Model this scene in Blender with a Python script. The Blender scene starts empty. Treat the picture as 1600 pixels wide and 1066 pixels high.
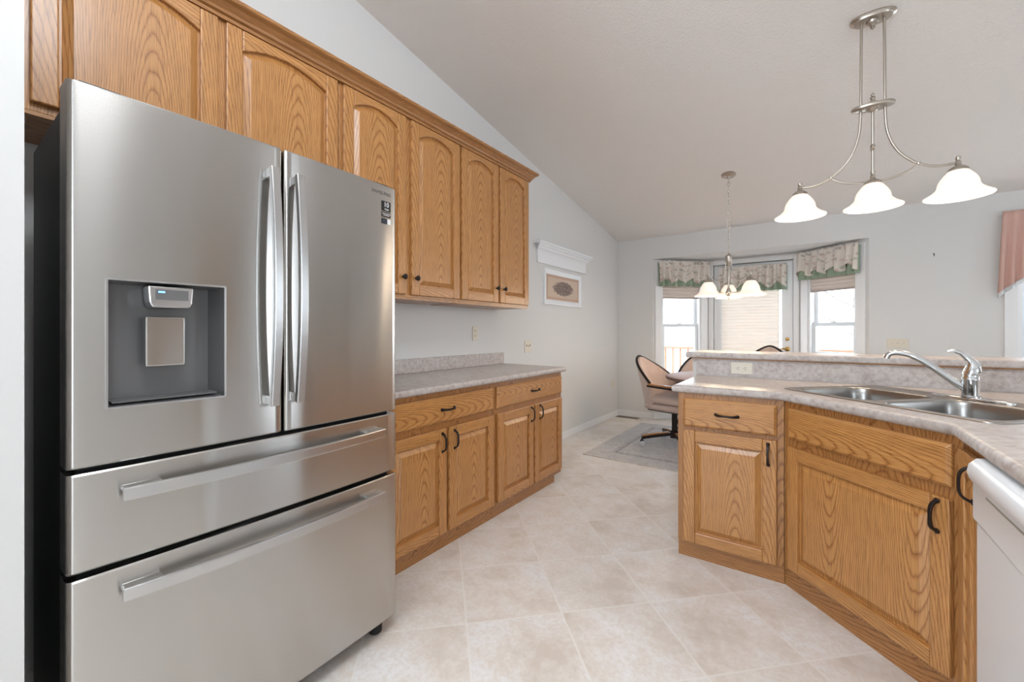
import bpy, bmesh, math, random
from mathutils import Vector, Matrix
random.seed(7)
PI = math.pi
S = bpy.context.scene
COL = S.collection

# ------------------------------------------------------------------ camera
cam_d = bpy.data.cameras.new('camera')
cam = bpy.data.objects.new('camera', cam_d); COL.objects.link(cam)
cam_d.sensor_width = 36.0
cam_d.lens = 36.0 * 654.2 / 1600.0
cam_d.shift_y = -15.3 / 1600.0
cam_d.clip_start = 0.02
YAW = 0.6181
cam.location = (0, 0, 1.2)
cam.rotation_euler = (PI / 2, 0, YAW)
S.camera = cam

# ------------------------------------------------------------------ exposure
S.view_settings.view_transform = 'Standard'
S.view_settings.look = 'None'
S.view_settings.gamma = 1.0
S.view_settings.use_curve_mapping = False
S.view_settings.exposure = 0.54

# ------------------------------------------------------------------ world: bright overcast sky
W = bpy.data.worlds.new('overcast_sky'); S.world = W; W.use_nodes = True
bg = W.node_tree.nodes['Background']
bg.inputs['Color'].default_value = (0.80, 0.90, 1.0, 1)
bg.inputs['Strength'].default_value = 6.0

# ------------------------------------------------------------------ daylight added at made-up openings out of view, and light over the kitchen
def area(name, loc, rot, sx, sy, power, col=(1, 1, 1)):
    l = bpy.data.lights.new(name, 'AREA'); l.shape = 'RECTANGLE'; l.size = sx; l.size_y = sy
    l.energy = power; l.color = col
    o = bpy.data.objects.new(name, l); COL.objects.link(o); o.location = loc; o.rotation_euler = rot
    return o
DAY = (0.76, 0.88, 1.0)
area('added_daylight_right', (5.12, -1.9, 1.75), (0, PI / 2, 0), 1.7, 1.4, 18, DAY)
area('added_daylight_right', (5.12, 3.75, 1.75), (0, PI / 2, 0), 1.7, 0.4, 5, DAY)  # narrow opening added for a bright streak on the refrigerator
area('added_daylight_rear', (-1.6, -3.12, 1.8), (PI / 2, 0, 0), 1.0, 1.7, 22, DAY)
area('kitchen_fill_light', (-1.0, -0.25, 3.40), (0, 0, 0), 0.9, 0.9, 24, (0.84, 0.92, 1.0))  # unseen fill added overhead to brighten floor and dishwasher
dome = bpy.data.lights.new('kitchen_dome_lamp', 'POINT'); dome.energy = 40; dome.color = (0.88, 0.94, 1.0); dome.shadow_soft_size = 0.28
dome_o = bpy.data.objects.new('kitchen_dome_lamp', dome); COL.objects.link(dome_o); dome_o.location = (-0.15, 0.27, 3.10)

# ------------------------------------------------------------------ materials
def lin(r, g, b):
    f = lambda c: ((c / 255.0 + 0.055) / 1.055) ** 2.4 if c > 10.3 else c / 255.0 / 12.92
    return (f(r), f(g), f(b), 1)

class NT:
    def __init__(s, name):
        s.m = bpy.data.materials.new(name); s.m.use_nodes = True
        s.t = s.m.node_tree; s.p = s.t.nodes['Principled BSDF']; s.out = s.t.nodes['Material Output']
    def n(s, typ, **k):
        nd = s.t.nodes.new(typ)
        for a, v in k.items():
            if a in ('inp',):
                for kk, vv in v.items(): nd.inputs[kk].default_value = vv
            else: setattr(nd, a, v)
        return nd
    def l(s, a, b): s.t.links.new(a, b)
    def math(s, op, a, b=None, c=None):
        nd = s.n('ShaderNodeMath', operation=op)
        for i, v in enumerate((a, b, c)):
            if v is None: continue
            if isinstance(v, (int, float)): nd.inputs[i].default_value = v
            else: s.l(v, nd.inputs[i])
        return nd.outputs[0]
    def ramp(s, fac, stops, interp='LINEAR'):
        r = s.n('ShaderNodeValToRGB'); r.color_ramp.interpolation = interp
        e = r.color_ramp.elements
        while len(e) < len(stops): e.new(0.5)
        for i, (p, c) in enumerate(stops): e[i].position = p; e[i].color = c if len(c) == 4 else (*c, 1)
        s.l(fac, r.inputs[0]); return r.outputs[0]
    def mix(s, fac, a, b, mode='MIX'):
        nd = s.n('ShaderNodeMix', data_type='RGBA', blend_type=mode)
        for i, v in ((0, fac), (6, a), (7, b)):
            if isinstance(v, (int, float)): nd.inputs[i].default_value = v
            elif isinstance(v, tuple): nd.inputs[i].default_value = v
            else: s.l(v, nd.inputs[i])
        return nd.outputs[2]
    def noise(s, vec, scale, detail=2, rough=0.5):
        nd = s.n('ShaderNodeTexNoise'); nd.inputs['Scale'].default_value = scale
        nd.inputs['Detail'].default_value = detail; nd.inputs['Roughness'].default_value = rough
        if vec is not None: s.l(vec, nd.inputs['Vector'])
        return nd.outputs[0]
    def bump(s, h, strength, dist=0.002):
        b = s.n('ShaderNodeBump'); b.inputs['Strength'].default_value = strength; b.inputs['Distance'].default_value = dist
        s.l(h, b.inputs['Height']); s.l(b.outputs[0], s.p.inputs['Normal'])
    def obj(s): return s.n('ShaderNodeTexCoord').outputs['Object']
    def geo(s): return s.n('ShaderNodeNewGeometry').outputs['Position']
    def comb(s, x, y, z=0.0):
        c = s.n('ShaderNodeCombineXYZ')
        for i, v in enumerate((x, y, z)):
            if isinstance(v, (int, float)): c.inputs[i].default_value = v
            else: s.l(v, c.inputs[i])
        return c.outputs[0]
    def sep(s, v):
        c = s.n('ShaderNodeSeparateXYZ'); s.l(v, c.inputs[0]); return c.outputs

def plain(name, col, rough=0.5, metal=0.0, spec=None, **kw):
    t = NT(name); t.p.inputs['Base Color'].default_value = col; t.p.inputs['Roughness'].default_value = rough
    t.p.inputs['Metallic'].default_value = metal
    if spec is not None: t.p.inputs['Specular IOR Level'].default_value = spec
    for k, v in kw.items(): t.p.inputs[k.replace('_', ' ')].default_value = v
    return t.m

def oak(name, light, mid, dark, rough=0.34):
    t = NT(name)
    uv = t.n('ShaderNodeTexCoord').outputs['UV']
    u, v, _ = t.sep(uv)
    wob = t.noise(t.comb(t.math('MULTIPLY', u, 5.0), t.math('MULTIPLY', v, 2.2)), 1.0, 2)
    wob2 = t.noise(t.comb(t.math('MULTIPLY', u, 26.0), t.math('MULTIPLY', v, 7.0)), 1.0, 2)
    uu = t.math('ADD', t.math('PINGPONG', u, 0.16), t.math('MULTIPLY', t.math('SUBTRACT', wob, 0.5), 0.035))
    w = t.math('ADD', t.math('MULTIPLY', v, 0.10), t.math('ADD', 0.022, t.math('MULTIPLY', t.math('SUBTRACT', wob2, 0.5), 0.007)))
    r = t.math('SQRT', t.math('ADD', t.math('MULTIPLY', uu, uu), t.math('MULTIPLY', w, w)))
    ring = t.math('FRACT', t.math('MULTIPLY', r, 150.0))
    fib = t.noise(t.comb(t.math('MULTIPLY', u, 420.0), t.math('MULTIPLY', v, 9.0)), 1.0, 2, 0.6)
    fib2 = t.noise(t.comb(t.math('MULTIPLY', u, 130.0), t.math('MULTIPLY', v, 3.0)), 1.0, 2, 0.5)
    rr = t.math('ADD', ring, t.math('MULTIPLY', t.math('SUBTRACT', fib, 0.5), 0.55))
    c = t.ramp(rr, [(0.0, dark), (0.10, mid), (0.32, light), (0.80, light), (0.95, mid), (1.0, dark)])
    c = t.mix(t.ramp(fib, [(0.36, (1, 1, 1, 1)), (0.50, (0, 0, 0, 1))]), c, dark)
    # keep pores subtle
    base = t.mix(0.55, t.ramp(rr, [(0.0, dark), (0.12, mid), (0.34, light), (0.80, light), (1.0, mid)]), c)
    tone = t.ramp(fib2, [(0.3, (0.86, 0.86, 0.86, 1)), (0.7, (1.08, 1.08, 1.08, 1))])
    base = t.mix(1.0, base, tone, 'MULTIPLY')
    t.l(base, t.p.inputs['Base Color'])
    t.p.inputs['Roughness'].default_value = rough
    t.p.inputs['Coat Weight'].default_value = 0.45; t.p.inputs['Coat Roughness'].default_value = 0.27
    t.bump(rr, 0.06, 0.001)
    return t.m

OAK = oak('honey_oak', lin(196, 141, 82), lin(177, 120, 63), lin(132, 80, 37))
OAKSHADE = oak('shaded_oak_trim', lin(178, 124, 70), lin(158, 104, 54), lin(114, 68, 32), 0.38)  # shaded copy of the same oak: shade is put into its darker colour

def laminate():
    t = NT('stone_laminate'); g = t.geo()
    a = t.noise(g, 9, 5, 0.62); b = t.noise(g, 42, 5, 0.65); c = t.noise(g, 230, 2, 0.6)
    col = t.ramp(a, [(0.30, lin(172, 159, 153)), (0.52, lin(190, 180, 174)), (0.72, lin(203, 196, 191))])
    col2 = t.ramp(b, [(0.34, lin(150, 134, 129)), (0.50, lin(188, 178, 172)), (0.68, lin(212, 206, 201))])
    x = t.mix(0.55, col, col2)
    x = t.mix(t.math('MULTIPLY', t.ramp(c, [(0.62, (0, 0, 0, 1)), (0.70, (1, 1, 1, 1))]), 0.35), x, lin(150, 136, 130))
    t.l(x, t.p.inputs['Base Color']); t.p.inputs['Roughness'].default_value = 0.33
    return t.m
LAM = laminate()

def tile():
    t = NT('beige_vinyl_tile'); g = t.geo()
    x, y, z = t.sep(g)
    k = math.sqrt(0.5) / 0.4041
    x0, y0 = -0.8616, 1.5769
    px = t.math('SUBTRACT', x, x0); py = t.math('SUBTRACT', y, y0)
    a = t.math('ADD', t.math('MULTIPLY', t.math('ADD', px, py), k), 200.0)
    b = t.math('ADD', t.math('MULTIPLY', t.math('SUBTRACT', py, px), k), 200.0)
    fa = t.math('FRACT', a); fb = t.math('FRACT', b)
    da = t.math('MINIMUM', fa, t.math('SUBTRACT', 1.0, fa)); db = t.math('MINIMUM', fb, t.math('SUBTRACT', 1.0, fb))
    d = t.math('MINIMUM', da, db)
    cell = t.comb(t.math('FLOOR', a), t.math('FLOOR', b))
    wn = t.n('ShaderNodeTexWhiteNoise', noise_dimensions='2D'); t.l(cell, wn.inputs['Vector'])
    va = t.n('ShaderNodeVectorMath', operation='MULTIPLY_ADD')
    t.l(wn.outputs['Color'], va.inputs[0]); va.inputs[1].default_value = (7, 7, 7); t.l(g, va.inputs[2])
    n1 = t.noise(va.outputs[0], 4.2, 5, 0.62); n2 = t.noise(va.outputs[0], 60, 3, 0.65); n3 = t.noise(va.outputs[0], 17, 4, 0.6)
    c = t.ramp(t.math('ADD', t.math('MULTIPLY', n1, 0.72), t.math('MULTIPLY', n3, 0.28)),
               [(0.36, lin(209, 198, 187)), (0.50, lin(225, 218, 211)), (0.64, lin(232, 230, 229))])
    c = t.mix(t.math('MULTIPLY', t.ramp(n2, [(0.42, (1, 1, 1, 1)), (0.56, (0, 0, 0, 1))]), 0.28), c, lin(206, 189, 173))
    grout = t.ramp(d, [(0.006, (1, 1, 1, 1)), (0.014, (0, 0, 0, 1))])
    c = t.mix(t.math('MULTIPLY', grout, 0.75), c, lin(232, 228, 222))
    t.l(c, t.p.inputs['Base Color'])
    t.p.inputs['Roughness'].default_value = 0.36
    h = t.math('ADD', t.math('MULTIPLY', grout, -0.6), t.math('MULTIPLY', n2, 0.35))
    t.bump(h, 0.22, 0.002)
    return t.m
TILE = tile()

def paint(name, col, bump=0.05, scale=160, rough=0.6, dist=0.001):
    t = NT(name); g = t.geo(); t.p.inputs['Base Color'].default_value = col; t.p.inputs['Roughness'].default_value = rough
    t.p.inputs['Specular IOR Level'].default_value = 0.25
    t.bump(t.noise(g, scale, 3, 0.55), bump, dist)
    return t.m
WALL = paint('warm_white_wall_paint', lin(220, 219, 217))
CEIL = paint('textured_ceiling_paint', lin(238, 233, 229), 0.8, 70, 0.75, 0.005)
TRIM = plain('white_trim_paint', lin(236, 236, 236), 0.35)
SASH = plain('white_vinyl_sash', lin(228, 234, 238), 0.35)
DOORP = plain('white_door_paint', lin(232, 234, 236), 0.35)

def steel(name, col, rough, aniso, wav=0.0, rot=0.25):
    t = NT(name); t.p.inputs['Base Color'].default_value = col; t.p.inputs['Metallic'].default_value = 1.0
    t.p.inputs['Roughness'].default_value = rough; t.p.inputs['Anisotropic'].default_value = aniso
    t.p.inputs['Anisotropic Rotation'].default_value = rot
    tg = t.n('ShaderNodeTangent', direction_type='RADIAL', axis='Z'); t.l(tg.outputs[0], t.p.inputs['Tangent'])
    o = t.obj(); x, y, z = t.sep(o)
    br = t.noise(t.comb(t.math('MULTIPLY', x, 3.0), t.math('MULTIPLY', y, 3.0), t.math('MULTIPLY', z, 900.0)), 1.0, 2, 0.6)
    rgh = t.math('ADD', rough, t.math('MULTIPLY', t.math('SUBTRACT', br, 0.5), 0.015)); t.l(rgh, t.p.inputs['Roughness'])
    if wav:
        wv = t.noise(t.comb(t.math('MULTIPLY', x, 6.0), t.math('MULTIPLY', y, 6.0), t.math('MULTIPLY', z, 0.5)), 1.0, 1, 0.5)
        t.bump(wv, wav, 0.006)
    return t.m
STEEL = steel('brushed_stainless', lin(190, 187, 183), 0.21, 1.0, 0.55)
STEELH = steel('stainless_handle', lin(196, 195, 194), 0.28, 0.3)
SLATE = plain('dark_slate_metal', lin(112, 111, 111), 0.32, 0.25)
SINKM = steel('satin_sink_steel', lin(160, 158, 155), 0.30, 0.2)
CHROME = plain('polished_chrome', lin(222, 224, 226), 0.07, 1.0)
NICKEL = plain('brushed_nickel', lin(186, 178, 168), 0.28, 1.0)
BRONZE = plain('dark_bronze', lin(46, 38, 35), 0.38, 0.6)
BRASS = plain('brass', lin(196, 160, 96), 0.25, 1.0)
BLACK = plain('black_plastic', lin(14, 14, 15), 0.45)
DARKGAP = plain('dark_gasket', lin(10, 10, 11), 0.7)
WHITEP = plain('white_enamel', lin(234, 238, 241), 0.22)
IVORY = plain('ivory_plastic', lin(222, 214, 198), 0.4)
GREYTXT = plain('grey_print', lin(104, 98, 94), 0.5)
WHITEINK = plain('white_print', lin(235, 235, 235), 0.5)
SHELFP = plain('white_shelf_paint', lin(240, 242, 245), 0.4)
RUBBER = plain('black_rubber', lin(18, 18, 20), 0.6)
CLEARW = plain('clear_caster_wheel', lin(205, 205, 208), 0.15)
OLIVE = plain('register_metal', lin(150, 132, 112), 0.5, 0.3)

def glass():
    t = NT('window_glass'); tr = t.n('ShaderNodeBsdfTransparent'); gl = t.n('ShaderNodeBsdfGlossy')
    gl.inputs['Roughness'].default_value = 0.0; mx = t.n('ShaderNodeMixShader'); mx.inputs[0].default_value = 0.05
    t.l(tr.outputs[0], mx.inputs[1]); t.l(gl.outputs[0], mx.inputs[2]); t.l(mx.outputs[0], t.out.inputs[0])
    return t.m
GLASS = glass()

def shade_glass(strength):
    t = NT('frosted_lit_glass'); g = t.obj()
    n = t.noise(g, 14, 4, 0.6)
    t.l(t.ramp(n, [(0.3, (1.0, 0.80, 0.62, 1)), (0.7, (1.0, 0.89, 0.76, 1))]), t.p.inputs['Emission Color'])
    t.p.inputs['Base Color'].default_value = lin(245, 236, 225)
    t.p.inputs['Roughness'].default_value = 0.3
    t.p.inputs['Emission Strength'].default_value = strength
    return t.m
LITGLASS = shade_glass(0.36)
BULB = NT('lit_bulb'); BULB.p.inputs['Emission Color'].default_value = (1, 0.82, 0.6, 1); BULB.p.inputs['Emission Strength'].default_value = 12
BULB = BULB.m

def translucent(name, col, frac, pleat=0, rough=0.9):
    t = NT(name); d = t.n('ShaderNodeBsdfDiffuse'); tr = t.n('ShaderNodeBsdfTranslucent')
    d.inputs[0].default_value = col; tr.inputs[0].default_value = col
    if pleat:
        o = t.obj(); x, y, z = t.sep(o)
        n = t.noise(t.comb(t.math('MULTIPLY', x, 5.0), 0.0, t.math('MULTIPLY', z, 300.0)), 1.0, 2, 0.6)
        c = t.ramp(n, [(0.3, tuple(0.98 * q for q in col[:3]) + (1,)), (0.6, col)])
        t.l(c, d.inputs[0]); t.l(c, tr.inputs[0])
    mx = t.n('ShaderNodeMixShader'); mx.inputs[0].default_value = frac
    t.l(d.outputs[0], mx.inputs[1]); t.l(tr.outputs[0], mx.inputs[2]); t.l(mx.outputs[0], t.out.inputs[0])
    return t.m
SHADECELL = translucent('cream_cellular_shade', lin(250, 245, 238), 0.24, 1)
SHADEDARK = translucent('taupe_cellular_shade', lin(222, 210, 200), 0.14, 1)
PINK = translucent('dusty_pink_fabric', lin(224, 186, 174), 0.12)
LACE = translucent('white_lace', lin(235, 235, 235), 0.3)
GREEN = translucent('sage_green_fabric', lin(166, 182, 160), 0.15)

def floral():
    t = NT('floral_print_fabric'); uv = t.n('ShaderNodeTexCoord').outputs['UV']
    v1 = t.n('ShaderNodeTexVoronoi'); v1.inputs['Scale'].default_value = 19; t.l(uv, v1.inputs['Vector'])
    n = t.noise(uv, 60, 3, 0.6)
    dd = t.math('ADD', v1.outputs['Distance'], t.math('MULTIPLY', t.math('SUBTRACT', n, 0.5), 0.5))
    m = t.ramp(dd, [(0.22, (1, 1, 1, 1)), (0.46, (0, 0, 0, 1))])
    sp = t.sep(v1.outputs['Color'])
    fc = t.ramp(sp[0], [(0.0, lin(206, 168, 160)), (0.3, lin(158, 152, 142)), (0.55, lin(214, 184, 174)), (0.8, lin(146, 158, 142))], 'CONSTANT')
    c = t.mix(t.math('MULTIPLY', m, 0.55), lin(246, 238, 229), fc)
    d = t.n('ShaderNodeBsdfDiffuse'); tr = t.n('ShaderNodeBsdfTranslucent'); t.l(c, d.inputs[0]); t.l(c, tr.inputs[0])
    mx = t.n('ShaderNodeMixShader'); mx.inputs[0].default_value = 0.25
    t.l(d.outputs[0], mx.inputs[1]); t.l(tr.outputs[0], mx.inputs[2]); t.l(mx.outputs[0], t.out.inputs[0])
    return t.m
FLORAL = floral()

def rugmat():
    t = NT('faded_grey_rug'); o = t.obj(); x, y, z = t.sep(o)
    n = t.noise(o, 6, 5, 0.7); n2 = t.noise(o, 40, 4, 0.7)
    st = t.noise(t.comb(t.math('MULTIPLY', x, 8.0), t.math('MULTIPLY', y, 120.0)), 1.0, 3, 0.6)
    s = t.math('ADD', t.math('ADD', t.math('MULTIPLY', n, 0.4), t.math('MULTIPLY', n2, 0.35)), t.math('MULTIPLY', st, 0.25))
    c = t.ramp(s, [(0.36, lin(140, 138, 143)), (0.46, lin(206, 202, 199)), (0.54, lin(176, 173, 174)), (0.66, lin(232, 227, 222))])
    # woven border bands
    ex = t.math('SUBTRACT', 1.15, t.math('ABSOLUTE', x)); ey = t.math('SUBTRACT', 0.86, t.math('ABSOLUTE', y))
    e = t.math('MINIMUM', ex, ey)
    band = t.ramp(e, [(0.012, lin(206, 200, 194)), (0.02, (0.5, 0.5, 0.5, 1)), (0.20, (0.5, 0.5, 0.5, 1)), (0.205, lin(106, 104, 110)), (0.215, (0.5, 0.5, 0.5, 1)), (0.245, lin(110, 108, 114)), (0.255, (0.5, 0.5, 0.5, 1))])
    c = t.mix(0.75, c, band, 'OVERLAY')
    t.l(c, t.p.inputs['Base Color']); t.p.inputs['Roughness'].default_value = 0.95; t.p.inputs['Specular IOR Level'].default_value = 0.1
    t.bump(n2, 0.4, 0.003)
    return t.m
RUG = rugmat()

def fabric(name, col):
    t = NT(name); o = t.obj(); n = t.noise(o, 220, 2, 0.6)
    c = t.mix(1.0, col, t.ramp(n, [(0.3, (0.86, 0.86, 0.86, 1)), (0.7, (1.06, 1.06, 1.06, 1))]), 'MULTIPLY')
    t.l(c, t.p.inputs['Base Color']); t.p.inputs['Roughness'].default_value = 0.9
    t.p.inputs['Sheen Weight'].default_value = 0.3; t.bump(n, 0.2, 0.001)
    return t.m
CHAIRF = fabric('mauve_beige_upholstery', lin(204, 182, 170))
CHAIRW = oak('oak_chair_arm', lin(196, 138, 84), lin(176, 118, 66), lin(130, 82, 42))
TABLEM = plain('brown_table_laminate', lin(120, 92, 84), .6)
def printmat():
    t = NT('botanical_print'); o = t.obj(); x, y, z = t.sep(o)
    n = t.noise(o, 34, 4, 0.7)
    r = t.math('SQRT', t.math('ADD', t.math('POWER', t.math('DIVIDE', x, 0.235), 2.0), t.math('POWER', t.math('DIVIDE', z, 0.082), 2.0)))
    rr = t.math('ADD', r, t.math('MULTIPLY', t.math('SUBTRACT', n, 0.5), 0.8))
    m = t.ramp(rr, [(0.86, (1, 1, 1, 1)), (1.02, (0, 0, 0, 1))])
    leaf = t.ramp(t.noise(o, 70, 3, 0.7), [(0.36, lin(74, 64, 62)), (0.5, lin(128, 110, 104)), (0.62, lin(168, 146, 130))])
    c = t.mix(m, lin(206, 184, 164), leaf)
    t.l(c, t.p.inputs['Base Color']); t.p.inputs['Roughness'].default_value = 0.6
    return t.m
PRINT = printmat()
MATB = plain('tan_picture_mat', lin(196, 166, 148), 0.8)
BARK = plain('grey_bark', lin(118, 113, 109), 0.9)
DECKW = plain('weathered_deck_wood', lin(150, 108, 84), 0.8)
SNOW = paint('pale_lawn', lin(225, 226, 222), 0.1, 20, 0.9)
SIDING = plain('white_siding', lin(238, 240, 242), 0.7)
LEDM = NT('blue_display_glow'); LEDM.p.inputs['Emission Color'].default_value = (0.25, 0.55, 1, 1); LEDM.p.inputs['Emission Strength'].default_value = 1.2
LEDM.p.inputs['Base Color'].default_value = lin(40, 80, 140); LEDM = LEDM.m

# ------------------------------------------------------------------ mesh helpers
class MB:
    """collects shapes, then links them as one mesh object"""
    def __init__(s): s.v = []; s.f = []; s.uv = []; s.mi = []
    def face(s, idx, grain='z', off=(0, 0), mi=0):
        s.f.append(tuple(idx)); s.mi.append(mi)
        uvs = []
        for i in idx:
            x, y, z = s.v[i]
            if grain == 'z': uvs.append((x + 0.7 * y + off[0], z + off[1]))
            elif grain == 'x': uvs.append((z + 0.7 * y + off[0], x + off[1]))
            else: uvs.append((x + 0.7 * z + off[0], y + off[1]))
        s.uv.append(uvs)
    def box(s, x0, x1, y0, y1, z0, z1, grain='z', off=None, mi=0):
        if off is None: off = (random.choice((.08, .24)) + random.uniform(-.02, .02) - ((x0 + x1) / 2 if grain == 'z' else (z0 + z1) / 2), random.uniform(0, 1.2))
        b = len(s.v)
        for z in (z0, z1):
            for x, y in ((x0, y0), (x1, y0), (x1, y1), (x0, y1)): s.v.append((x, y, z))
        for q in ((3, 2, 1, 0), (4, 5, 6, 7), (0, 1, 5, 4), (1, 2, 6, 5), (2, 3, 7, 6), (3, 0, 4, 7)):
            s.face([b + i for i in q], grain, off, mi)
        return s
    def loops(s, rings, close=True, cap0=True, cap1=True, grain='z', off=(0, 0), mi=0):
        b = len(s.v); n = len(rings[0])
        for r in rings: s.v.extend(tuple(p) for p in r)
        for k in range(len(rings) - 1):
            for i in range(n if close else n - 1):
                j = (i + 1) % n
                s.face([b + k * n + i, b + k * n + j, b + (k + 1) * n + j, b + (k + 1) * n + i], grain, off, mi)
        if cap0: s.face([b + i for i in range(n)][::-1], grain, off, mi)
        if cap1: s.face([b + (len(rings) - 1) * n + i for i in range(n)], grain, off, mi)
        return s
    def prism(s, poly, z0, z1, grain='z', off=(0, 0), mi=0):
        return s.loops([[(x, y, z0) for x, y in poly], [(x, y, z1) for x, y in poly]], grain=grain, off=off, mi=mi)
    def extrude_x(s, prof, x0, x1, grain='x', off=(0, 0), mi=0):
        return s.loops([[(x0, y, z) for y, z in prof], [(x1, y, z) for y, z in prof]], grain=grain, off=off, mi=mi)
    def lathe(s, prof, c=(0, 0, 0), n=24, axis='z', mi=0, cap=True):
        rings = []
        for r, h in prof:
            ring = []
            for i in range(n):
                a = 2 * PI * i / n
                p = (r * math.cos(a), r * math.sin(a), h)
                if axis == 'y': p = (p[0], -h, p[1])
                if axis == 'x': p = (h, p[0], p[1])
                ring.append((c[0] + p[0], c[1] + p[1], c[2] + p[2]))
            rings.append(ring)
        return s.loops(rings, cap0=cap, cap1=cap, mi=mi)
    def tube(s, pts, r, n=10, mi=0, grain='z'):
        pts = [Vector(p) for p in pts]
        rad = r if isinstance(r, (list, tuple)) else [r] * len(pts)
        t0 = (pts[1] - pts[0]).normalized()
        up = Vector((0, 0, 1)) if abs(t0.z) < 0.9 else Vector((1, 0, 0))
        nrm = t0.cross(up).normalized(); rings = []; prev = t0
        for i, p in enumerate(pts):
            t = (pts[min(i + 1, len(pts) - 1)] - pts[max(i - 1, 0)]).normalized()
            ax = prev.cross(t)
            if ax.length > 1e-6: nrm = Matrix.Rotation(prev.angle(t), 3, ax.normalized()) @ nrm
            prev = t; bn = t.cross(nrm)
            rings.append([p + (nrm * math.cos(2 * PI * k / n) + bn * math.sin(2 * PI * k / n)) * rad[i] for k in range(n)])
        return s.loops(rings, mi=mi, grain=grain)
    def bar(s, pts, wdir, w, t, mi=0, grain='x'):
        pts = [Vector(p) for p in pts]; wd = Vector(wdir).normalized(); rings = []
        for i, p in enumerate(pts):
            tg = (pts[min(i + 1, len(pts) - 1)] - pts[max(i - 1, 0)]).normalized()
            nn = tg.cross(wd).normalized()
            ww = w[i] if isinstance(w, (list, tuple)) else w
            tt = t[i] if isinstance(t, (list, tuple)) else t
            rings.append([p + wd * a * ww / 2 + nn * b * tt / 2 for a, b in ((-1, -1), (1, -1), (1, 1), (-1, 1))])
        return s.loops(rings, mi=mi, grain=grain)
    def torus(s, c, R, r, ax=(0, 0, 1), sx=1.0, n=16, m=8, mi=0):
        q = Vector((0, 0, 1)).rotation_difference(Vector(ax)); rings = []
        for i in range(n + 1):
            a = 2 * PI * i / n; ctr = Vector((R * math.cos(a), R * sx * math.sin(a), 0)); d = ctr.normalized()
            rings.append([Vector(c) + q @ (ctr + d * r * math.cos(2 * PI * k / m) + Vector((0, 0, 1)) * r * math.sin(2 * PI * k / m)) for k in range(m)])
        return s.loops(rings, cap0=False, cap1=False, mi=mi)
    def build(s, name, mats, parent=None, bevel=0, smooth=None, loc=None, rot=0, seg=2, subsurf=0, recalc=True):
        me = bpy.data.meshes.new(name); me.from_pydata([tuple(v) for v in s.v], [], s.f)
        if not isinstance(mats, (list, tuple)): mats = [mats]
        for m in mats: me.materials.append(m)
        uvl = me.uv_layers.new(name='UVMap'); k = 0
        flat = []
        for u in s.uv:
            for p in u: flat.extend(p)
        uvl.data.foreach_set('uv', flat)
        me.polygons.foreach_set('material_index', s.mi)
        if recalc:
            bm = bmesh.new(); bm.from_mesh(me); bmesh.ops.recalc_face_normals(bm, faces=bm.faces); bm.to_mesh(me); bm.free()
        me.validate()
        if smooth is not None:
            me.shade_smooth(); me.set_sharp_from_angle(angle=math.radians(smooth))
        o = bpy.data.objects.new(name, me); COL.objects.link(o)
        if parent: o.parent = parent
        if loc: o.location = loc
        o.rotation_euler = (0, 0, rot)
        if bevel:
            b = o.modifiers.new('bevel', 'BEVEL'); b.width = bevel; b.segments = seg; b.limit_method = 'ANGLE'; b.angle_limit = math.radians(40)
            b.harden_normals = False
        if subsurf:
            m = o.modifiers.new('sub', 'SUBSURF'); m.levels = subsurf; m.render_levels = subsurf
        return o

def tag(o, label=None, cat=None, group=None, kind=None):
    if label: o['label'] = label
    if cat: o['category'] = cat
    if group: o['group'] = group
    if kind: o['kind'] = kind
    return o
def thing(name, label, cat, loc=(0, 0, 0), rot=0, group=None, kind=None):
    o = bpy.data.objects.new(name, None); COL.objects.link(o); o.empty_display_size = 0.1
    o.location = loc; o.rotation_euler = (0, 0, rot)
    return tag(o, label, cat, group, kind)
def struct(o): o['kind'] = 'structure'; return o
def sbox(name, mat, *b, loc=None, rot=0): return struct(MB().box(*b).build(name, mat, loc=loc, rot=rot))
def copy_tree(o, parent=None):
    c = o.copy(); COL.objects.link(c)
    if parent: c.parent = parent
    for ch in list(o.children): copy_tree(ch, c)
    return c
def inset(poly, d):
    n = len(poly); out = []
    for i in range(n):
        p0, p1, p2 = (Vector(poly[i - 1]), Vector(poly[i]), Vector(poly[(i + 1) % n]))
        e1 = (p1 - p0).normalized(); e2 = (p2 - p1).normalized()
        n1 = Vector((-e1.y, e1.x)); n2 = Vector((-e2.y, e2.x))
        b = (n1 + n2); k = d / max(0.25, (1 + n1.dot(n2)))
        out.append((p1.x + b.x * k, p1.y + b.y * k))
    return out
def rrect(x0, x1, y0, y1, r, n=5):
    pts = []
    for cx, cy, a0 in ((x1 - r, y0 + r, -PI / 2), (x1 - r, y1 - r, 0), (x0 + r, y1 - r, PI / 2), (x0 + r, y0 + r, PI)):
        for k in range(n + 1):
            a = a0 + PI / 2 * k / n; pts.append((cx + r * math.cos(a), cy + r * math.sin(a)))
    return pts
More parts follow.
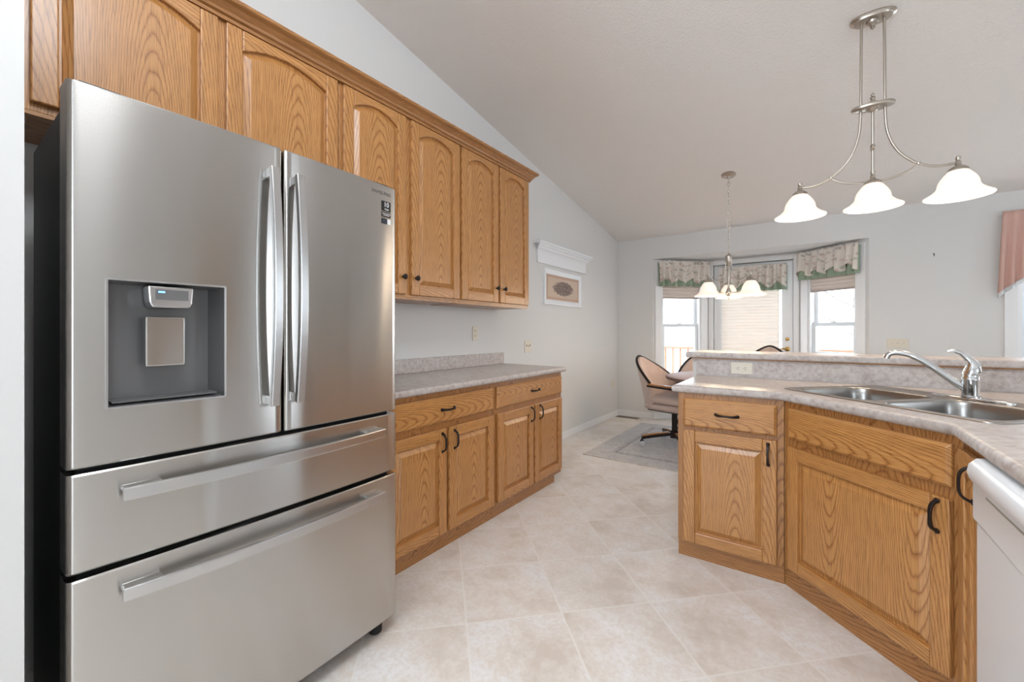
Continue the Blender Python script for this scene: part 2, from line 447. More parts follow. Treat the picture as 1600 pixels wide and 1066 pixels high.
def slab(name, outer, z0, z1, mat, holes=(), rad=0.014, parent=None):
    """worktop with rolled edges and cut-outs"""
    bm = bmesh.new(); t = z1 - z0
    prof = [(rad * 0.6, z0), (rad * 0.15, z0 + rad * 0.5), (0, z0 + rad), (0, z1 - rad)]
    for k in range(1, 6):
        a = PI / 2 * k / 5; prof.append((rad * (1 - math.cos(a)), z1 - rad + rad * math.sin(a)))
    rings = [[bm.verts.new((x, y, z)) for x, y in inset(outer, d)] for d, z in prof]
    n = len(outer)
    for a, b in zip(rings, rings[1:]):
        for i in range(n): bm.faces.new((a[i], a[(i + 1) % n], b[(i + 1) % n], b[i]))
    for ring, z in ((rings[0], z0), (rings[-1], z1)):
        ed = [bm.edges.get((ring[i], ring[(i + 1) % n])) for i in range(n)]
        for h in holes:
            vs = [bm.verts.new((x, y, z)) for x, y in h]
            ed += [bm.edges.new((vs[i], vs[(i + 1) % len(vs)])) for i in range(len(vs))]
        bmesh.ops.triangle_fill(bm, edges=ed, use_beauty=True, use_dissolve=False)
    bmesh.ops.recalc_face_normals(bm, faces=bm.faces)
    me = bpy.data.meshes.new(name); bm.to_mesh(me); bm.free(); me.materials.append(mat)
    me.shade_smooth(); me.set_sharp_from_angle(angle=math.radians(50))
    o = bpy.data.objects.new(name, me); COL.objects.link(o)
    if parent: o.parent = parent
    return o
def text(s, size, mat, parent, name, loc, rot, thick=0.0004, align='CENTER', sx=1.0):
    cu = bpy.data.curves.new(name, 'FONT'); cu.body = s; cu.size = size; cu.extrude = thick; cu.align_x = align; cu.align_y = 'CENTER'
    tmp = bpy.data.objects.new(name, cu); COL.objects.link(tmp)
    dg = bpy.context.evaluated_depsgraph_get(); me = bpy.data.meshes.new_from_object(tmp.evaluated_get(dg))
    bpy.data.objects.remove(tmp); me.materials.clear(); me.materials.append(mat)
    o = bpy.data.objects.new(name, me); COL.objects.link(o); o.parent = parent; o.location = loc; o.rotation_euler = rot; o.scale = (sx, 1, 1)
    return o
def bez(p0, p1, p2, p3, n=10):
    p0, p1, p2, p3 = map(Vector, (p0, p1, p2, p3)); out = []
    for i in range(n + 1):
        t = i / n; out.append(p0 * (1 - t) ** 3 + p1 * 3 * t * (1 - t) ** 2 + p2 * 3 * t * t * (1 - t) + p3 * t ** 3)
    return out

# ------------------------------------------------------------------ room shell
XL, YB, XR, YR = -2.24, 5.76, 5.2, -3.2
SL = 0.171
def zc(y): return 2.478 + SL * (YB - y)
sbox('floor', TILE, XL - 0.12, XR + 0.12, YR - 0.12, 6.36, -0.1, 0.0)
m = MB(); prof = [(YR - 0.15, zc(YR - 0.15)), (YB + 0.14, zc(YB + 0.14)), (YB + 0.14, zc(YB + 0.14) + 0.12), (YR - 0.15, zc(YR - 0.15) + 0.12)]
m.extrude_x(prof, XL - 0.14, XR + 0.14); struct(m.build('ceiling', CEIL))
m = MB(); m.loops([[(x, y, z) for y, z in ((YR - .12, 0), (YB + .12, 0), (YB + .12, zc(YB + .12)), (YR - .12, zc(YR - .12)))] for x in (XL - 0.12, XL)])
struct(m.build('wall_left', WALL))
# right and rear walls with made-up openings, placed for daylight and reflections
m = MB()
ops = [(-2.6, -1.2), (3.55, 3.95)]; e = YR
for a, b in ops:
    m.box(XR, XR + .12, e, a, 0, 2.47); m.box(XR, XR + .12, a, b, 0, 0.85); e = b
m.box(XR, XR + .12, e, YB, 0, 2.47)
m.loops([[(x, y, z) for y, z in ((YR, 2.47), (YB, 2.47), (YR, zc(YR)))] for x in (XR, XR + .12)])
struct(m.build('wall_right', WALL))
m = MB(); e = XL
for a, b in [(-2.1, -1.1)]:
    m.box(e, a, YR - .12, YR, 0, 4.0); m.box(a, b, YR - .12, YR, 0, 0.9); m.box(a, b, YR - .12, YR, 2.7, 4.0); e = b
m.box(e, XR, YR - .12, YR, 0, 4.0)
struct(m.build('wall_rear', WALL))
m = MB(); m.box(XR - .03, XR, 1.85, 1.94, 0, 2.14); m.box(XR - .03, XR, 2.76, 2.85, 0, 2.14); m.box(XR - .03, XR, 1.94, 2.76, 2.05, 2.14); m.box(XR - .02, XR, 1.94, 2.76, .01, 2.05)
struct(m.build('added_reflection_door', OAKSHADE))  # unseen door added for a brown band in the refrigerator's reflection
sbox('wall_alcove', WALL, XL, -1.25, -0.006, 0.1145, 0, 3.42)
# back wall: bay opening, living room window opening
W3 = (1.54, 2.75, 0.55, 2.12)
m = MB()
m.box(XL, -1.742, YB, YB + .12, 0, 2.5); m.box(-1.742, 0.509, YB, YB + .12, 2.181, 2.5); m.box(0.509, W3[0], YB, YB + .12, 0, 2.5)
m.box(W3[0], W3[1], YB, YB + .12, 0, W3[2]); m.box(W3[0], W3[1], YB, YB + .12, W3[3], 2.5); m.box(W3[1], XR, YB, YB + .12, 0, 2.5)
struct(m.build('wall_back', WALL))
# bay
BL, BC, BR = (-1.742, 5.76), (-1.14, 6.29), (-0.104, 6.29)
aL = math.atan2(.53, .602); aR = math.atan2(-.53, .613); LL, LR = 0.802, 0.8103
m = MB(); m.prism([(-1.80, YB + .121), (0.57, YB + .121), (0.57, 5.95), (-.02, 6.45), (-1.2, 6.45), (-1.80, 5.95)], 2.181, 2.30)
struct(m.build('ceiling_bay', WALL))
O0, O1 = 0.115, 0.695           # window opening along each angled side
def side_wall(name, origin, rot, L, zb, zt):
    m = MB(); m.box(0, O0, 0, .12, 0, 2.181); m.box(O1, L, 0, .12, 0, 2.181); m.box(O0, O1, 0, .12, 0, zb); m.box(O0, O1, 0, .12, zt, 2.181)
    return struct(m.build(name, WALL, loc=(*origin, 0), rot=rot))
side_wall('wall_bay_left', BL, aL, LL, 0.45, 2.06)
side_wall('wall_bay_right', BR, aR, LR, 0.89, 2.06)
m = MB(); m.box(-1.14, -1.08, 6.29, 6.41, 0, 2.181); m.box(-.166, -.104, 6.29, 6.41, 0, 2.181); m.box(-1.08, -.166, 6.29, 6.41, 2.10, 2.181)
struct(m.build('wall_bay_centre', WALL))

# windows (local frame: x along wall, y outward, z up)
def window(name, origin, rot, x0, x1, z0, z1, zr, cas=0.09):
    w = thing(name, None, None, (*origin, 0), rot); struct(w)
    m = MB()
    m.box(x0 - cas, x0, -.018, .0, z0 - cas, z1 + cas); m.box(x1, x1 + cas, -.018, 0, z0 - cas, z1 + cas)
    m.box(x0, x1, -.018, 0, z1, z1 + cas); m.box(x0, x1, -.018, 0, z0 - cas, z0 - .01)
    m.build('casing', TRIM, w, bevel=.004)
    m = MB(); j = .028
    m.box(x0, x0 + j, 0, .12, z0, z1); m.box(x1 - j, x1, 0, .12, z0, z1); m.box(x0 + j, x1 - j, 0, .12, z1 - j, z1); m.box(x0 + j, x1 - j, 0, .12, z0, z0 + j)
    m.build('window_frame', TRIM, w)
    MB().box(x0 - cas - .01, x1 + cas + .01, -.045, 0.0, z0 - .012, z0 + .012).build('window_sill', TRIM, w, bevel=.004)
    for nm, ya, za, zb in (('lower_sash', .035, z0 + j, zr + .022), ('upper_sash', .072, zr - .022, z1 - j)):
        s = .042; xa, xb = x0 + j, x1 - j
        m = MB(); m.box(xa, xa + s, ya, ya + .034, za, zb); m.box(xb - s, xb, ya, ya + .034, za, zb)
        m.box(xa + s, xb - s, ya, ya + .034, za, za + s); m.box(xa + s, xb - s, ya, ya + .034, zb - s, zb)
        sh = m.build(nm, SASH, w, bevel=.003)
        MB().box(xa + s - .004, xb - s + .004, ya + .014, ya + .019, za + s - .004, zb - s + .004).build('pane', GLASS, sh)
        if nm == 'lower_sash':
            MB().box((xa + xb) / 2 - .03, (xa + xb) / 2 + .03, ya - .004, ya + .03, zb, zb + .012).build('sash_lock', SASH, sh, bevel=.003)
    return w
window('window_1', BL, aL, O0, O1, 0.45, 2.06, 1.28, 0.085)
window('window_2', BR, aR, O0, O1, 0.89, 2.06, 1.28, 0.085)
window('window_3', (0, YB), 0, W3[0], W3[1], W3[2], W3[3], 1.28, 0.085)
# glazed exterior door in the middle of the bay
dr = thing('door_1', None, None, (-1.08, 6.29, 0)); struct(dr)
m = MB(); m.box(-.058, 0, -.018, 0, 0, 2.16); m.box(.914, .972, -.018, 0, 0, 2.16); m.box(0, .914, -.018, 0, 2.10, 2.16); m.build('casing', TRIM, dr, bevel=.004)
m = MB(); x0, x1 = .006, .908
m.box(x0, .12, .03, .075, .01, 2.092); m.box(.79, x1, .03, .075, .01, 2.092); m.box(.12, .79, .03, .075, .01, .28); m.box(.12, .79, .03, .075, 1.96, 2.092)
slab_d = m.build('door_slab', DOORP, dr, bevel=.003)
MB().box(.118, .792, .05, .056, .278, 1.962).build('pane', GLASS, slab_d)
m = MB(); m.box(0, .022, .0765, .12, 0, 2.10); m.box(.892, .914, .0765, .12, 0, 2.10); m.box(.022, .892, .0765, .12, 2.07, 2.10); m.box(.022, .892, .0765, .12, 0, .03); m.build('door_jamb', TRIM, dr)
kn = MB(); kn.lathe([(.026, 0), (.03, .006), (.012, .012), (.011, .04)], (.85, .03, .975), 16, 'y'); kn.tube([(.85, -.008, .975), (.83, -.012, .977), (.80, -.012, .980), (.745, -.010, .974)], [.010, .009, .008, .006], 8)
kn.build('lever_handle', BRASS, dr, smooth=40)
m = MB(); m.lathe([(.02, 0), (.022, .006), (.01, .012)], (.85, .03, 1.10), 16, 'y'); m.build('deadbolt', BRASS, dr, smooth=40)
m = MB()
for z in (.25, 1.05, 1.85): m.box(-.004, .008, .018, .032, z - .045, z + .045)
m.build('hinge', NICKEL, dr)

# baseboards
def base(name, *b, loc=None, rot=0): struct(MB().box(*b).build(name, TRIM, loc=loc, rot=rot, bevel=.006))
base('baseboard_left', XL, XL + .014, 3.05, YB, 0, .085)
base('baseboard_back', XL + .014, -1.742, YB - .014, YB, 0, .085)
base('baseboard_back', .509, XR, YB - .014, YB, 0, .085)
base('baseboard_bay', 0, LL, -.014, 0, 0, .085, loc=(*BL, 0), rot=aL)
base('baseboard_bay', 0, LR, -.014, 0, 0, .085, loc=(*BR, 0), rot=aR)

# ------------------------------------------------------------------ cabinets
# local frame: x to the right seen from the front, y into the cabinet, z up; y = 0 is the face frame
DT = 0.021
def frame_panel(w, h, arch, parent, name, st=0.058, rise=0.05, rail=None, uo=0.0, flip=False):
    """raised panel door as (frame mesh, raised_panel child); origin at its lower left, front at y = -DT"""
    rl = rail or st; top = 0.038 if arch else rl
    m = MB(); g = lambda c: (.08 + random.uniform(-.015, .015) - c, random.uniform(0, 1.2))
    m.box(0, st, -DT, 0, 0, h, 'z', g(st / 2)); m.box(w - st, w, -DT, 0, 0, h, 'z', g(w - st / 2))
    m.box(st, w - st, -DT, 0, 0, rl, 'x', g(rl / 2))
    xm = w / 2; hw = w / 2 - st; zs = h - top - (rise if arch else 0)
    R = (hw * hw + rise * rise) / (2 * rise) if arch else 0; zcn = h - top - R if arch else 0
    N = 14
    def top_z(x, d=0): return zcn + math.sqrt(max((R - d) ** 2 - (x - xm) ** 2, 0)) if arch else h - top - d
    xs = [st + (w - 2 * st) * i / N for i in range(N + 1)]
    poly = [(x, top_z(x)) for x in xs]
    ring = poly + [(w - st, h), (st, h)]
    m.loops([[(x, y, z) for x, z in ring] for y in (-DT, 0)], grain='x', off=g(h - top))
    d = m.build(name, OAK, parent, bevel=.0045)
    # raised panel: recessed groove, sloped field edge, flat field
    m = MB(); og = (-xm + random.uniform(-.04, .04), random.uniform(0.0, .25))
    rings = []
    for dd, yy in ((-.004, -.003), (-.004, -.006), (.007, -.006), (.029, -.0185), (.032, -.0200)):
        xa, xb = st + dd, w - st - dd
        r = [(xa, yy, rl + dd), (xb, yy, rl + dd)]
        r += [(xb + (xa - xb) * i / N, yy, top_z(xb + (xa - xb) * i / N, dd)) for i in range(N + 1)]
        rings.append(r)
    m.loops(rings, grain='z', off=(og[0] + uo, og[1]))
    if flip: m.uv = [[(q[0], .72 - q[1]) for q in f_] for f_ in m.uv]
    m.build('raised_panel', OAK, d)
    return d
def pull(parent, x, z, vertical, L=0.098, y=-DT):
    pts = []; n = 12
    for i in range(n + 1):
        a = -1 + 2 * i / n
        pts.append((a * L / 2, y - .003 - .026 * (1 - a ** 4) ** .8))
    P = [(x, q, z + p) if vertical else (x + p, q, z) for p, q in pts]
    wd = [.013 - .004 * (1 - abs(-1 + 2 * i / n)) for i in range(n + 1)]
    m = MB(); m.bar(P, (1, 0, 0) if vertical else (0, 0, 1), wd, .007)
    for e in (P[0], P[-1]): m.lathe([(.009, 0), (.009, .003), (.006, .005)], (e[0], y, e[2]), 12, 'y')
    return m.build('handle', BRONZE, parent, bevel=.0018, smooth=50)
def knob(parent, x, z, y=-DT):
    m = MB(); m.lathe([(.007, 0), (.006, .010), (.012, .015), (.016, .020), (.0155, .025), (.010, .029), (.002, .030)], (x, y, z), 16, 'y')
    return m.build('knob', BRONZE, parent, smooth=40)
def place(o, x, y, z): o.location = (x, y, z); return o
def drawer_front(w, h, parent, name='drawer', straight=False):
    m = MB(); rings = []
    og = (.06 - h / 2 if straight else random.uniform(-.12, .0), random.uniform(0, .4))
    for dd, yy in ((0, 0), (0, -.012), (.011, -DT), (.012, -DT)):
        rings.append([(dd, yy, dd), (w - dd, yy, dd), (w - dd, yy, h - dd), (dd, yy, h - dd)])
    m.loops(rings, grain='x', off=og)
    return m.build(name, OAK, parent, bevel=.002)

# upper cabinets (front looks to +X): local x = world Y, local y = -world X
UF = -1.935
def upper(name, label, y0, y1, zb, doors, knobs, group=None):
    t = thing(name, label, 'cabinet', (UF, y0, zb), PI / 2, group)
    h = 2.475 - zb; w = y1 - y0; dep = UF - XL - .002
    m = MB(); m.box(0, w, 0, dep, 0.012, h, 'z'); m.build('body', OAK, t, bevel=.002)
    MB().box(.02, w - .02, .03, dep, 0, .012, 'x').build('bottom_panel', OAKSHADE, t)
    MB().box(0, w, 0, .03, 0, .012, 'x').build('bottom_rail', OAK, t)
    for a, b, c, d in doors:
        do = place(frame_panel(b - a, d - c, True, t, 'door', .06), a - y0, 0, c - zb)
        for ky, kz in knobs:
            if a < ky < b: knob(do, ky - a, kz - c)
    return t
upper('upper_cabinet', 'short upper oak cabinet over the refrigerator with two wide arched doors', .168, 1.212, 1.862,
      [(.187, .680, 1.898, 2.449), (.708, 1.197, 1.898, 2.449)], [], 'oak upper cabinets')
upper('upper_cabinet', 'tall upper oak cabinet just right of the refrigerator top', 1.214, 2.100, 1.388,
      [(1.229, 1.632, 1.415, 2.449), (1.672, 2.090, 1.415, 2.449)], [(1.606, 1.515), (1.702, 1.515)], 'oak upper cabinets')
upper('upper_cabinet', 'far end upper oak cabinet nearest the framed picture', 2.102, 2.948, 1.388,
      [(2.112, 2.520, 1.415, 2.449), (2.543, 2.936, 1.415, 2.449)], [(2.494, 1.522), (2.585, 1.522)], 'oak upper cabinets')
# crown moulding along the top, mitred return at the far end
pr = [(0, 2.455), (.018, 2.455), (.020, 2.468), (.030, 2.474), (.034, 2.484), (.052, 2.503), (.066, 2.511), (.070, 2.516), (.070, 2.528), (0, 2.528)]
cm = thing('crown_moulding', 'stepped oak crown moulding along the top of the upper cabinets', 'moulding', (0, 0, 0))
m = MB(); m.loops([[(UF + o, .168, z) for o, z in pr], [(UF + o, 2.949 + o, z) for o, z in pr]], grain='y', off=(.3, .2)); m.build('front_run', OAKSHADE, cm)
m = MB(); m.loops([[(UF + o, 2.949 + o, z) for o, z in pr], [(XL + .001, 2.949 + o, z) for o, z in pr]], grain='x', off=(.3, .7)); m.build('end_return', OAKSHADE, cm)

# base cabinets
def base_cab(name, label, origin, rot, w, dep, doors, drawers, group, zb=.062, zt=.874, toe=True, toe_y=.014, body=True, te=0.0):
    t = thing(name, label, 'cabinet', origin, rot, group)
    if body: MB().box(0, w, 0, dep, zb, zt, 'z').build('body', OAKSHADE, t, bevel=.002)
    if toe: MB().box(0, w - te, toe_y, dep, 0, zb, 'x').build('toe_kick', OAKSHADE, t)
    for x0, x1, z0, z1, hx, hz in doors:
        d = place(frame_panel(x1 - x0, z1 - z0, False, t, 'door'), x0, 0, z0)
        if hx is not None: pull(d, hx - x0, hz - z0, True)
    for x0, x1, z0, z1, hx in drawers:
        d = place(drawer_front(x1 - x0, z1 - z0, t), x0, 0, z0)
        if hx is not None: pull(d, hx - x0, (z1 - z0) / 2 + .002, False)
    return t
BX = -1.645
y0 = 1.245
base_cab('base_cabinet', 'oak base cabinet with drawer and two doors beside the refrigerator', (BX, y0, 0), PI / 2, .862, .59,
         [(1.265 - y0, 1.668 - y0, .095, .668, 1.634 - y0, .595), (1.688 - y0, 2.092 - y0, .095, .668, 1.728 - y0, .595)],
         [(1.265 - y0, 2.092 - y0, .702, .842, 1.676 - y0)], 'oak base cabinets on the left wall')
y0 = 2.109
base_cab('base_cabinet', 'far oak base cabinet with drawer and two narrow doors at the counter end', (BX, y0, 0), PI / 2, .889, .59,
         [(2.136 - y0, 2.558 - y0, .095, .668, 2.525 - y0, .605), (2.577 - y0, 2.981 - y0, .095, .668, 2.640 - y0, .605)],
         [(2.130 - y0, 2.981 - y0, .702, .842, 2.575 - y0)], 'oak base cabinets on the left wall', te=.085)
ct = thing('countertop', 'grey stone-look laminate countertop along the left wall beside the refrigerator', 'countertop', (0, 0, 0))
slab('worktop', [(-1.605, 1.14), (-1.605, 3.016), (XL + .001, 3.016), (XL + .001, 1.14)], .8745, .9122, LAM, parent=ct)
m = MB(); m.box(XL + .001, XL + .021, 1.14, 3.0, .9122, 1.011); m.build('backsplash', LAM, ct, bevel=.003)

# peninsula
PY = 2.355
base_cab('base_cabinet', 'oak base cabinet with one drawer at the end of the peninsula', (-.5775, PY, 0), 0, .4795, .605,
         [(.0295, .4505, .090, .680, .4155, .612)], [(.0295, .4505, .699, .847, .238)], 'oak cabinets of the peninsula', zb=.085, toe_y=.012)
# diagonal sink base
sb = thing('sink_base_cabinet', 'wide diagonal oak sink cabinet with false drawer front and single door', 'cabinet', (-.097, PY, 0), -PI / 4, 'oak cabinets of the peninsula')
DL = .689
m = MB(); m.box(0, DL, 0, .022, .085, .874, 'z'); m.build('face_frame', OAKSHADE, sb, bevel=.002)
MB().box(-.014, DL, .012, .03, 0, .085, 'x').build('toe_kick', OAKSHADE, sb)
d = place(frame_panel(.629, .564, False, sb, 'door', .056, uo=.15, flip=True), .036, 0, .104); pull(d, .629 - .034, .605 - .104, True)
place(drawer_front(.629, .138, sb, 'false_drawer_front', True), .036, 0, .706)
# narrow cabinet on the return run
RX = .392
nc = base_cab('base_cabinet', 'narrow oak cabinet squeezed between the sink cabinet and dishwasher', (RX, 1.866, 0), -PI / 2, .244, .59,
         [(.018, .226, .095, .842, .172, .772)], [], 'oak cabinets of the peninsula', zb=.085, toe_y=.012)
# dishwasher
dw = thing('dishwasher', 'white front-loading dishwasher under the counter at right', 'dishwasher', (.37, 1.614, 0), -PI / 2)
MB().box(.006, .60, .035, .60, .10, .868).build('tub_body', WHITEP, dw)
m = MB(); m.extrude_x([(-.012, .12), (-.012, .70), (.035, .70), (.035, .12)], .004, .598); m.build('door_panel', WHITEP, dw, bevel=.006)
pf = [(.035, .698), (-.012, .698), (-.018, .705), (-.018, .80), (-.026, .812), (-.030, .828), (-.026, .848), (-.012, .864), (.012, .868), (.035, .868)]
m = MB(); m.extrude_x(pf, 0, .60); m.build('console', WHITEP, dw, bevel=.004, smooth=40)
MB().box(.105, .44, -.0186, -.015, .788, .793).build('handle_slot', plain('slot_shade_grey', lin(150, 145, 134), .5), dw)  # raised strip; the slot's shade is put into its grey
m = MB(); m.box(.03, .57, .035, .06, .02, .11); m.build('kick_plate', WHITEP, dw)
for x in (.03, .52): MB().box(x, x + .05, .065, .58, 0, .10).build('base_leg', BLACK, dw)

# worktop with sink cut-out
u = math.sqrt(.5)
SO = Vector((-.124, 2.499)); SW, SD = .838, .575
def sk(a, b): return (SO.x + u * a + u * b, SO.y - u * a + u * b)
hole = [sk(a, b) for a, b in rrect(.02, SW - .02, .02, SD - .02, .04)]
pc = thing('countertop', 'grey stone-look laminate countertop of the angled peninsula around the sink', 'countertop')
slab('worktop', [(-.605, 2.33), (-.112, 2.33), (.359, 1.859), (.360, 1.0), (1.02, 1.0), (1.02, 2.968), (-.605, 2.968)], .8745, .9122, LAM, [hole], parent=pc)
MB().box(-.612, 1.5, 2.969, 2.983, .905, 1.025).build('backsplash', LAM, pc)
# raised bar
struct(MB().box(-.636, 1.5, 2.984, 3.10, 0, 1.026).build('wall_peninsula', WALL))
bt = slab('bar_top', [(-.674, 2.942), (1.52, 2.942), (1.52, 3.30), (-.674, 3.30)], 1.027, 1.063, LAM, rad=.008)
tag(bt, 'raised laminate bar top running along behind the sink counter', 'bar top')
tag(MB().box(-.63, 1.5, 2.954, 2.968, 1.020, 1.0265, 'x').build('shade_strip', OAKSHADE), 'thin dark strip drawing the shade line and board edge under the raised bar top', 'shade_strip')  # strip added to draw the shade and board edge below the bar
# sink
sk_t = thing('kitchen_sink', 'stainless double bowl drop-in sink set diagonally in the counter', 'sink', (SO.x, SO.y, .9122), -PI / 4)
bowls = [(.038, .400, .040, .430), (.438, .800, .040, .430)]
bm = bmesh.new()
def ring(pts, z): return [bm.verts.new((x, y, z)) for x, y in pts]
out = rrect(0, SW, 0, SD, .045, 6)
prof = [(0, .0005), (.001, .003), (.006, .0045), (.010, .004), (.013, .0028)]
RR = [ring([(x, y) for x, y in inset(out, d)], z) for d, z in prof]
n = len(out)
for a, b in zip(RR, RR[1:]):
    for i in range(n): bm.faces.new((a[i], a[(i + 1) % n], b[(i + 1) % n], b[i]))
ed = [bm.edges.get((RR[-1][i], RR[-1][(i + 1) % n])) for i in range(n)]
for b in bowls:
    vs = ring(rrect(*b, .065, 6), .0028); ed += [bm.edges.new((vs[i], vs[(i + 1) % len(vs)])) for i in range(len(vs))]
bmesh.ops.triangle_fill(bm, edges=ed, use_beauty=True)
bmesh.ops.recalc_face_normals(bm, faces=bm.faces)
me = bpy.data.meshes.new('rim'); bm.to_mesh(me); bm.free(); me.materials.append(SINKM); me.shade_smooth(); me.set_sharp_from_angle(angle=math.radians(40))
o = bpy.data.objects.new('rim', me); COL.objects.link(o); o.parent = sk_t
for b in bowls:
    m = MB(); rings = []
    for d, z in ((0, .0028), (.003, .001), (.006, -.006), (.010, -.04), (.018, -.13), (.026, -.16), (.045, -.176), (.075, -.181)):
        x0, x1, ya, yb = b
        rings.append([(x, y, z) for x, y in rrect(x0 + d, x1 - d, ya + d, yb - d, .065 + d * .2, 6)])
    m.loops(rings, cap0=False)
    bo = m.build('bowl', SINKM, sk_t, smooth=60, recalc=False)
    cx, cy = (b[0] + b[1]) / 2, (b[2] + b[3]) / 2
    m = MB(); m.lathe([(.055, -.1808), (.052, -.1785), (.040, -.1795), (.036, -.1803), (.002, -.1803)], (cx, cy, 0), 24); m.build('drain', CHROME, bo, smooth=40)
# faucet
fc = thing('faucet', 'chrome single lever kitchen faucet with low arched spout behind the sink', 'faucet', (*sk(.450, .500), .9155), -PI / 4)
m = MB(); pl = []
for i in range(40):
    a = 2 * PI * i / 40; c, s_ = math.cos(a), math.sin(a)
    pl.append((.142 * math.copysign(abs(c) ** .7, c), .030 * math.copysign(abs(s_) ** .8, s_) * (1 - .25 * abs(c))))
m.loops([[(x * k, y * k, z) for x, y in pl] for k, z in ((1, 0), (1.0, .003), (.96, .007), (.9, .009))]); m.build('deck_plate', CHROME, fc, smooth=50)
m = MB(); m.lathe([(.032, .008), (.032, .014), (.0275, .018), (.0275, .078), (.029, .080), (.029, .086), (.0275, .088), (.0275, .100), (.024, .115), (.015, .125), (.002, .128)], n=28); m.build('body', CHROME, fc, smooth=40)
# spout leaves the body low and sweeps over the left bowl toward the viewer's left
dxs, dys = -.80, -.60
path = bez((0, 0, .030), (.10 * dxs, .10 * dys, .11), (.15 * dxs, .15 * dys, .185), (.225 * dxs, .225 * dys, .187), 14)
path += bez((.225 * dxs, .225 * dys, .187), (.245 * dxs, .245 * dys, .187), (.258 * dxs, .258 * dys, .180), (.262 * dxs, .262 * dys, .160), 6)[1:]
m = MB(); m.tube(path, [.0165] * 3 + [.0145] * 8 + [.0125] * 6 + [.012, .013, .0135, .0135], 14); m.build('spout', CHROME, fc, smooth=50)
m = MB()
m.tube(bez((0, 0, .10), (.012, .010, .135), (.004, .004, .160), (-.020, -.020, .192), 8) + [Vector((-.036, -.034, .200)), Vector((-.050, -.046, .199))], [.027, .0285, .027, .024, .020, .016, .013, .011, .010, .009, .006], 16)
m.build('lever', CHROME, fc, smooth=60)

# ------------------------------------------------------------------ refrigerator (front to +X)
FX = -1.36
fr = thing('refrigerator', 'stainless four-door french door refrigerator with ice and water dispenser', 'refrigerator', (FX, .186, 0), PI / 2)
FW = .921
def bulge(x): q = (x - FW / 2) / (FW / 2); return -.014 * (1 - q * q)
def fdoor(name, x0, x1, z0, z1, hole=None):
    r = .011
    xs = [x0 + (x1 - x0) * i / 18 for i in range(1, 18)]
    if hole: xs = sorted([x for x in xs if abs(x - hole[0]) > .012 and abs(x - hole[1]) > .012] + [hole[0], hole[1]])
    cols = [(x0, .014)]
    for k in range(1, 5):
        a = PI / 2 * k / 4; cols.append((x0 + r * (1 - math.cos(a)), r * (1 - math.sin(a)) + .0))
    mid = [(x, 0) for x in xs if x0 + r + .003 < x < x1 - r - .003]
    right = [(x1 - (x - x0), y) for x, y in cols][::-1]
    cols = cols + mid + right
    zs = [z0, z0 + .004, z1 - .004, z1]
    if hole: zs = [z0, z0 + .004, hole[2], hole[3], z1 - .004, z1]
    m = MB(); b = 0; nC = len(cols)
    for z in zs:
        e = .003 if z in (z0, z1) else 0
        for x, y in cols: m.v.append((x, y + bulge(x) + e, z))
    for j in range(len(zs) - 1):
        for i in range(nC - 1):
            if hole and hole[0] - 1e-6 <= cols[i][0] < hole[1] - 1e-6 and abs(zs[j] - hole[2]) < 1e-6: continue
            m.face([j * nC + i, j * nC + i + 1, (j + 1) * nC + i + 1, (j + 1) * nC + i])
    # sides, back, top, bottom
    bk = .075; q = len(m.v)
    for z in (z0, z1): m.v.extend([(x0, bk, z), (x1, bk, z)])
    top0 = (len(zs) - 1) * nC
    m.face([q, q + 1, q + 3, q + 2])
    lc = [j * nC for j in range(len(zs))]; rc = [j * nC + nC - 1 for j in range(len(zs))]
    m.face(lc[::-1] + [q, q + 2][::1]) if False else m.face([q] + lc + [q + 2])
    m.face([q + 1] + rc + [q + 3])
    m.face([q] + list(range(0, nC)) + [q + 1]); m.face([q + 2] + list(range(top0, top0 + nC)) + [q + 3])
    return m.build(name, STEEL, fr, smooth=30)
SP0, SP1 = .4665, .4725
HOLE = (.0655, .309, 1.016, 1.325)
ld = fdoor('left_door', 0, SP0, .885, 1.772, HOLE)
rd = fdoor('right_door', SP1, FW, .885, 1.772)
d1 = fdoor('upper_drawer', 0, FW, .645, .872)
d2 = fdoor('freezer_drawer', 0, FW, .064, .630)
# cabinet body
m = MB(); m.box(.012, FW - .012, .078, .60, .045, 1.755); m.build('cabinet_body', BLACK, fr, bevel=.004)
m = MB(); m.box(.02, FW - .02, .076, .078, .60, 1.74); m.box(.02, FW - .02, .035, .078, .628, .648); m.box(.02, FW - .02, .035, .078, .870, .888); m.box(SP0 - .01, SP1 + .01, .04, .078, .89, 1.76); m.build('gasket', DARKGAP, fr)
for x in (.02, FW - .10): MB().box(x, x + .08, .02, .20, 1.755, 1.785).build('hinge_cover', BLACK, fr, bevel=.006)
for x in (.05, FW - .075):
    m = MB(); m.box(x, x + .03, .03, .10, .03, .064); m.lathe([(.022, 0), (.026, .004), (.026, .020), (.014, .032)], (x + .015, .055, 0), 16); m.build('levelling_foot', RUBBER, fr, bevel=.002)
m = MB()
for x in (.05, FW - .08): m.lathe([(.024, -.014), (.026, -.01), (.026, .01), (.024, .014)], (x + .015, .55, .027), 16, 'x')
m.box(.05, FW - .05, .53, .56, .03, .05); m.build('roller', RUBBER, fr)
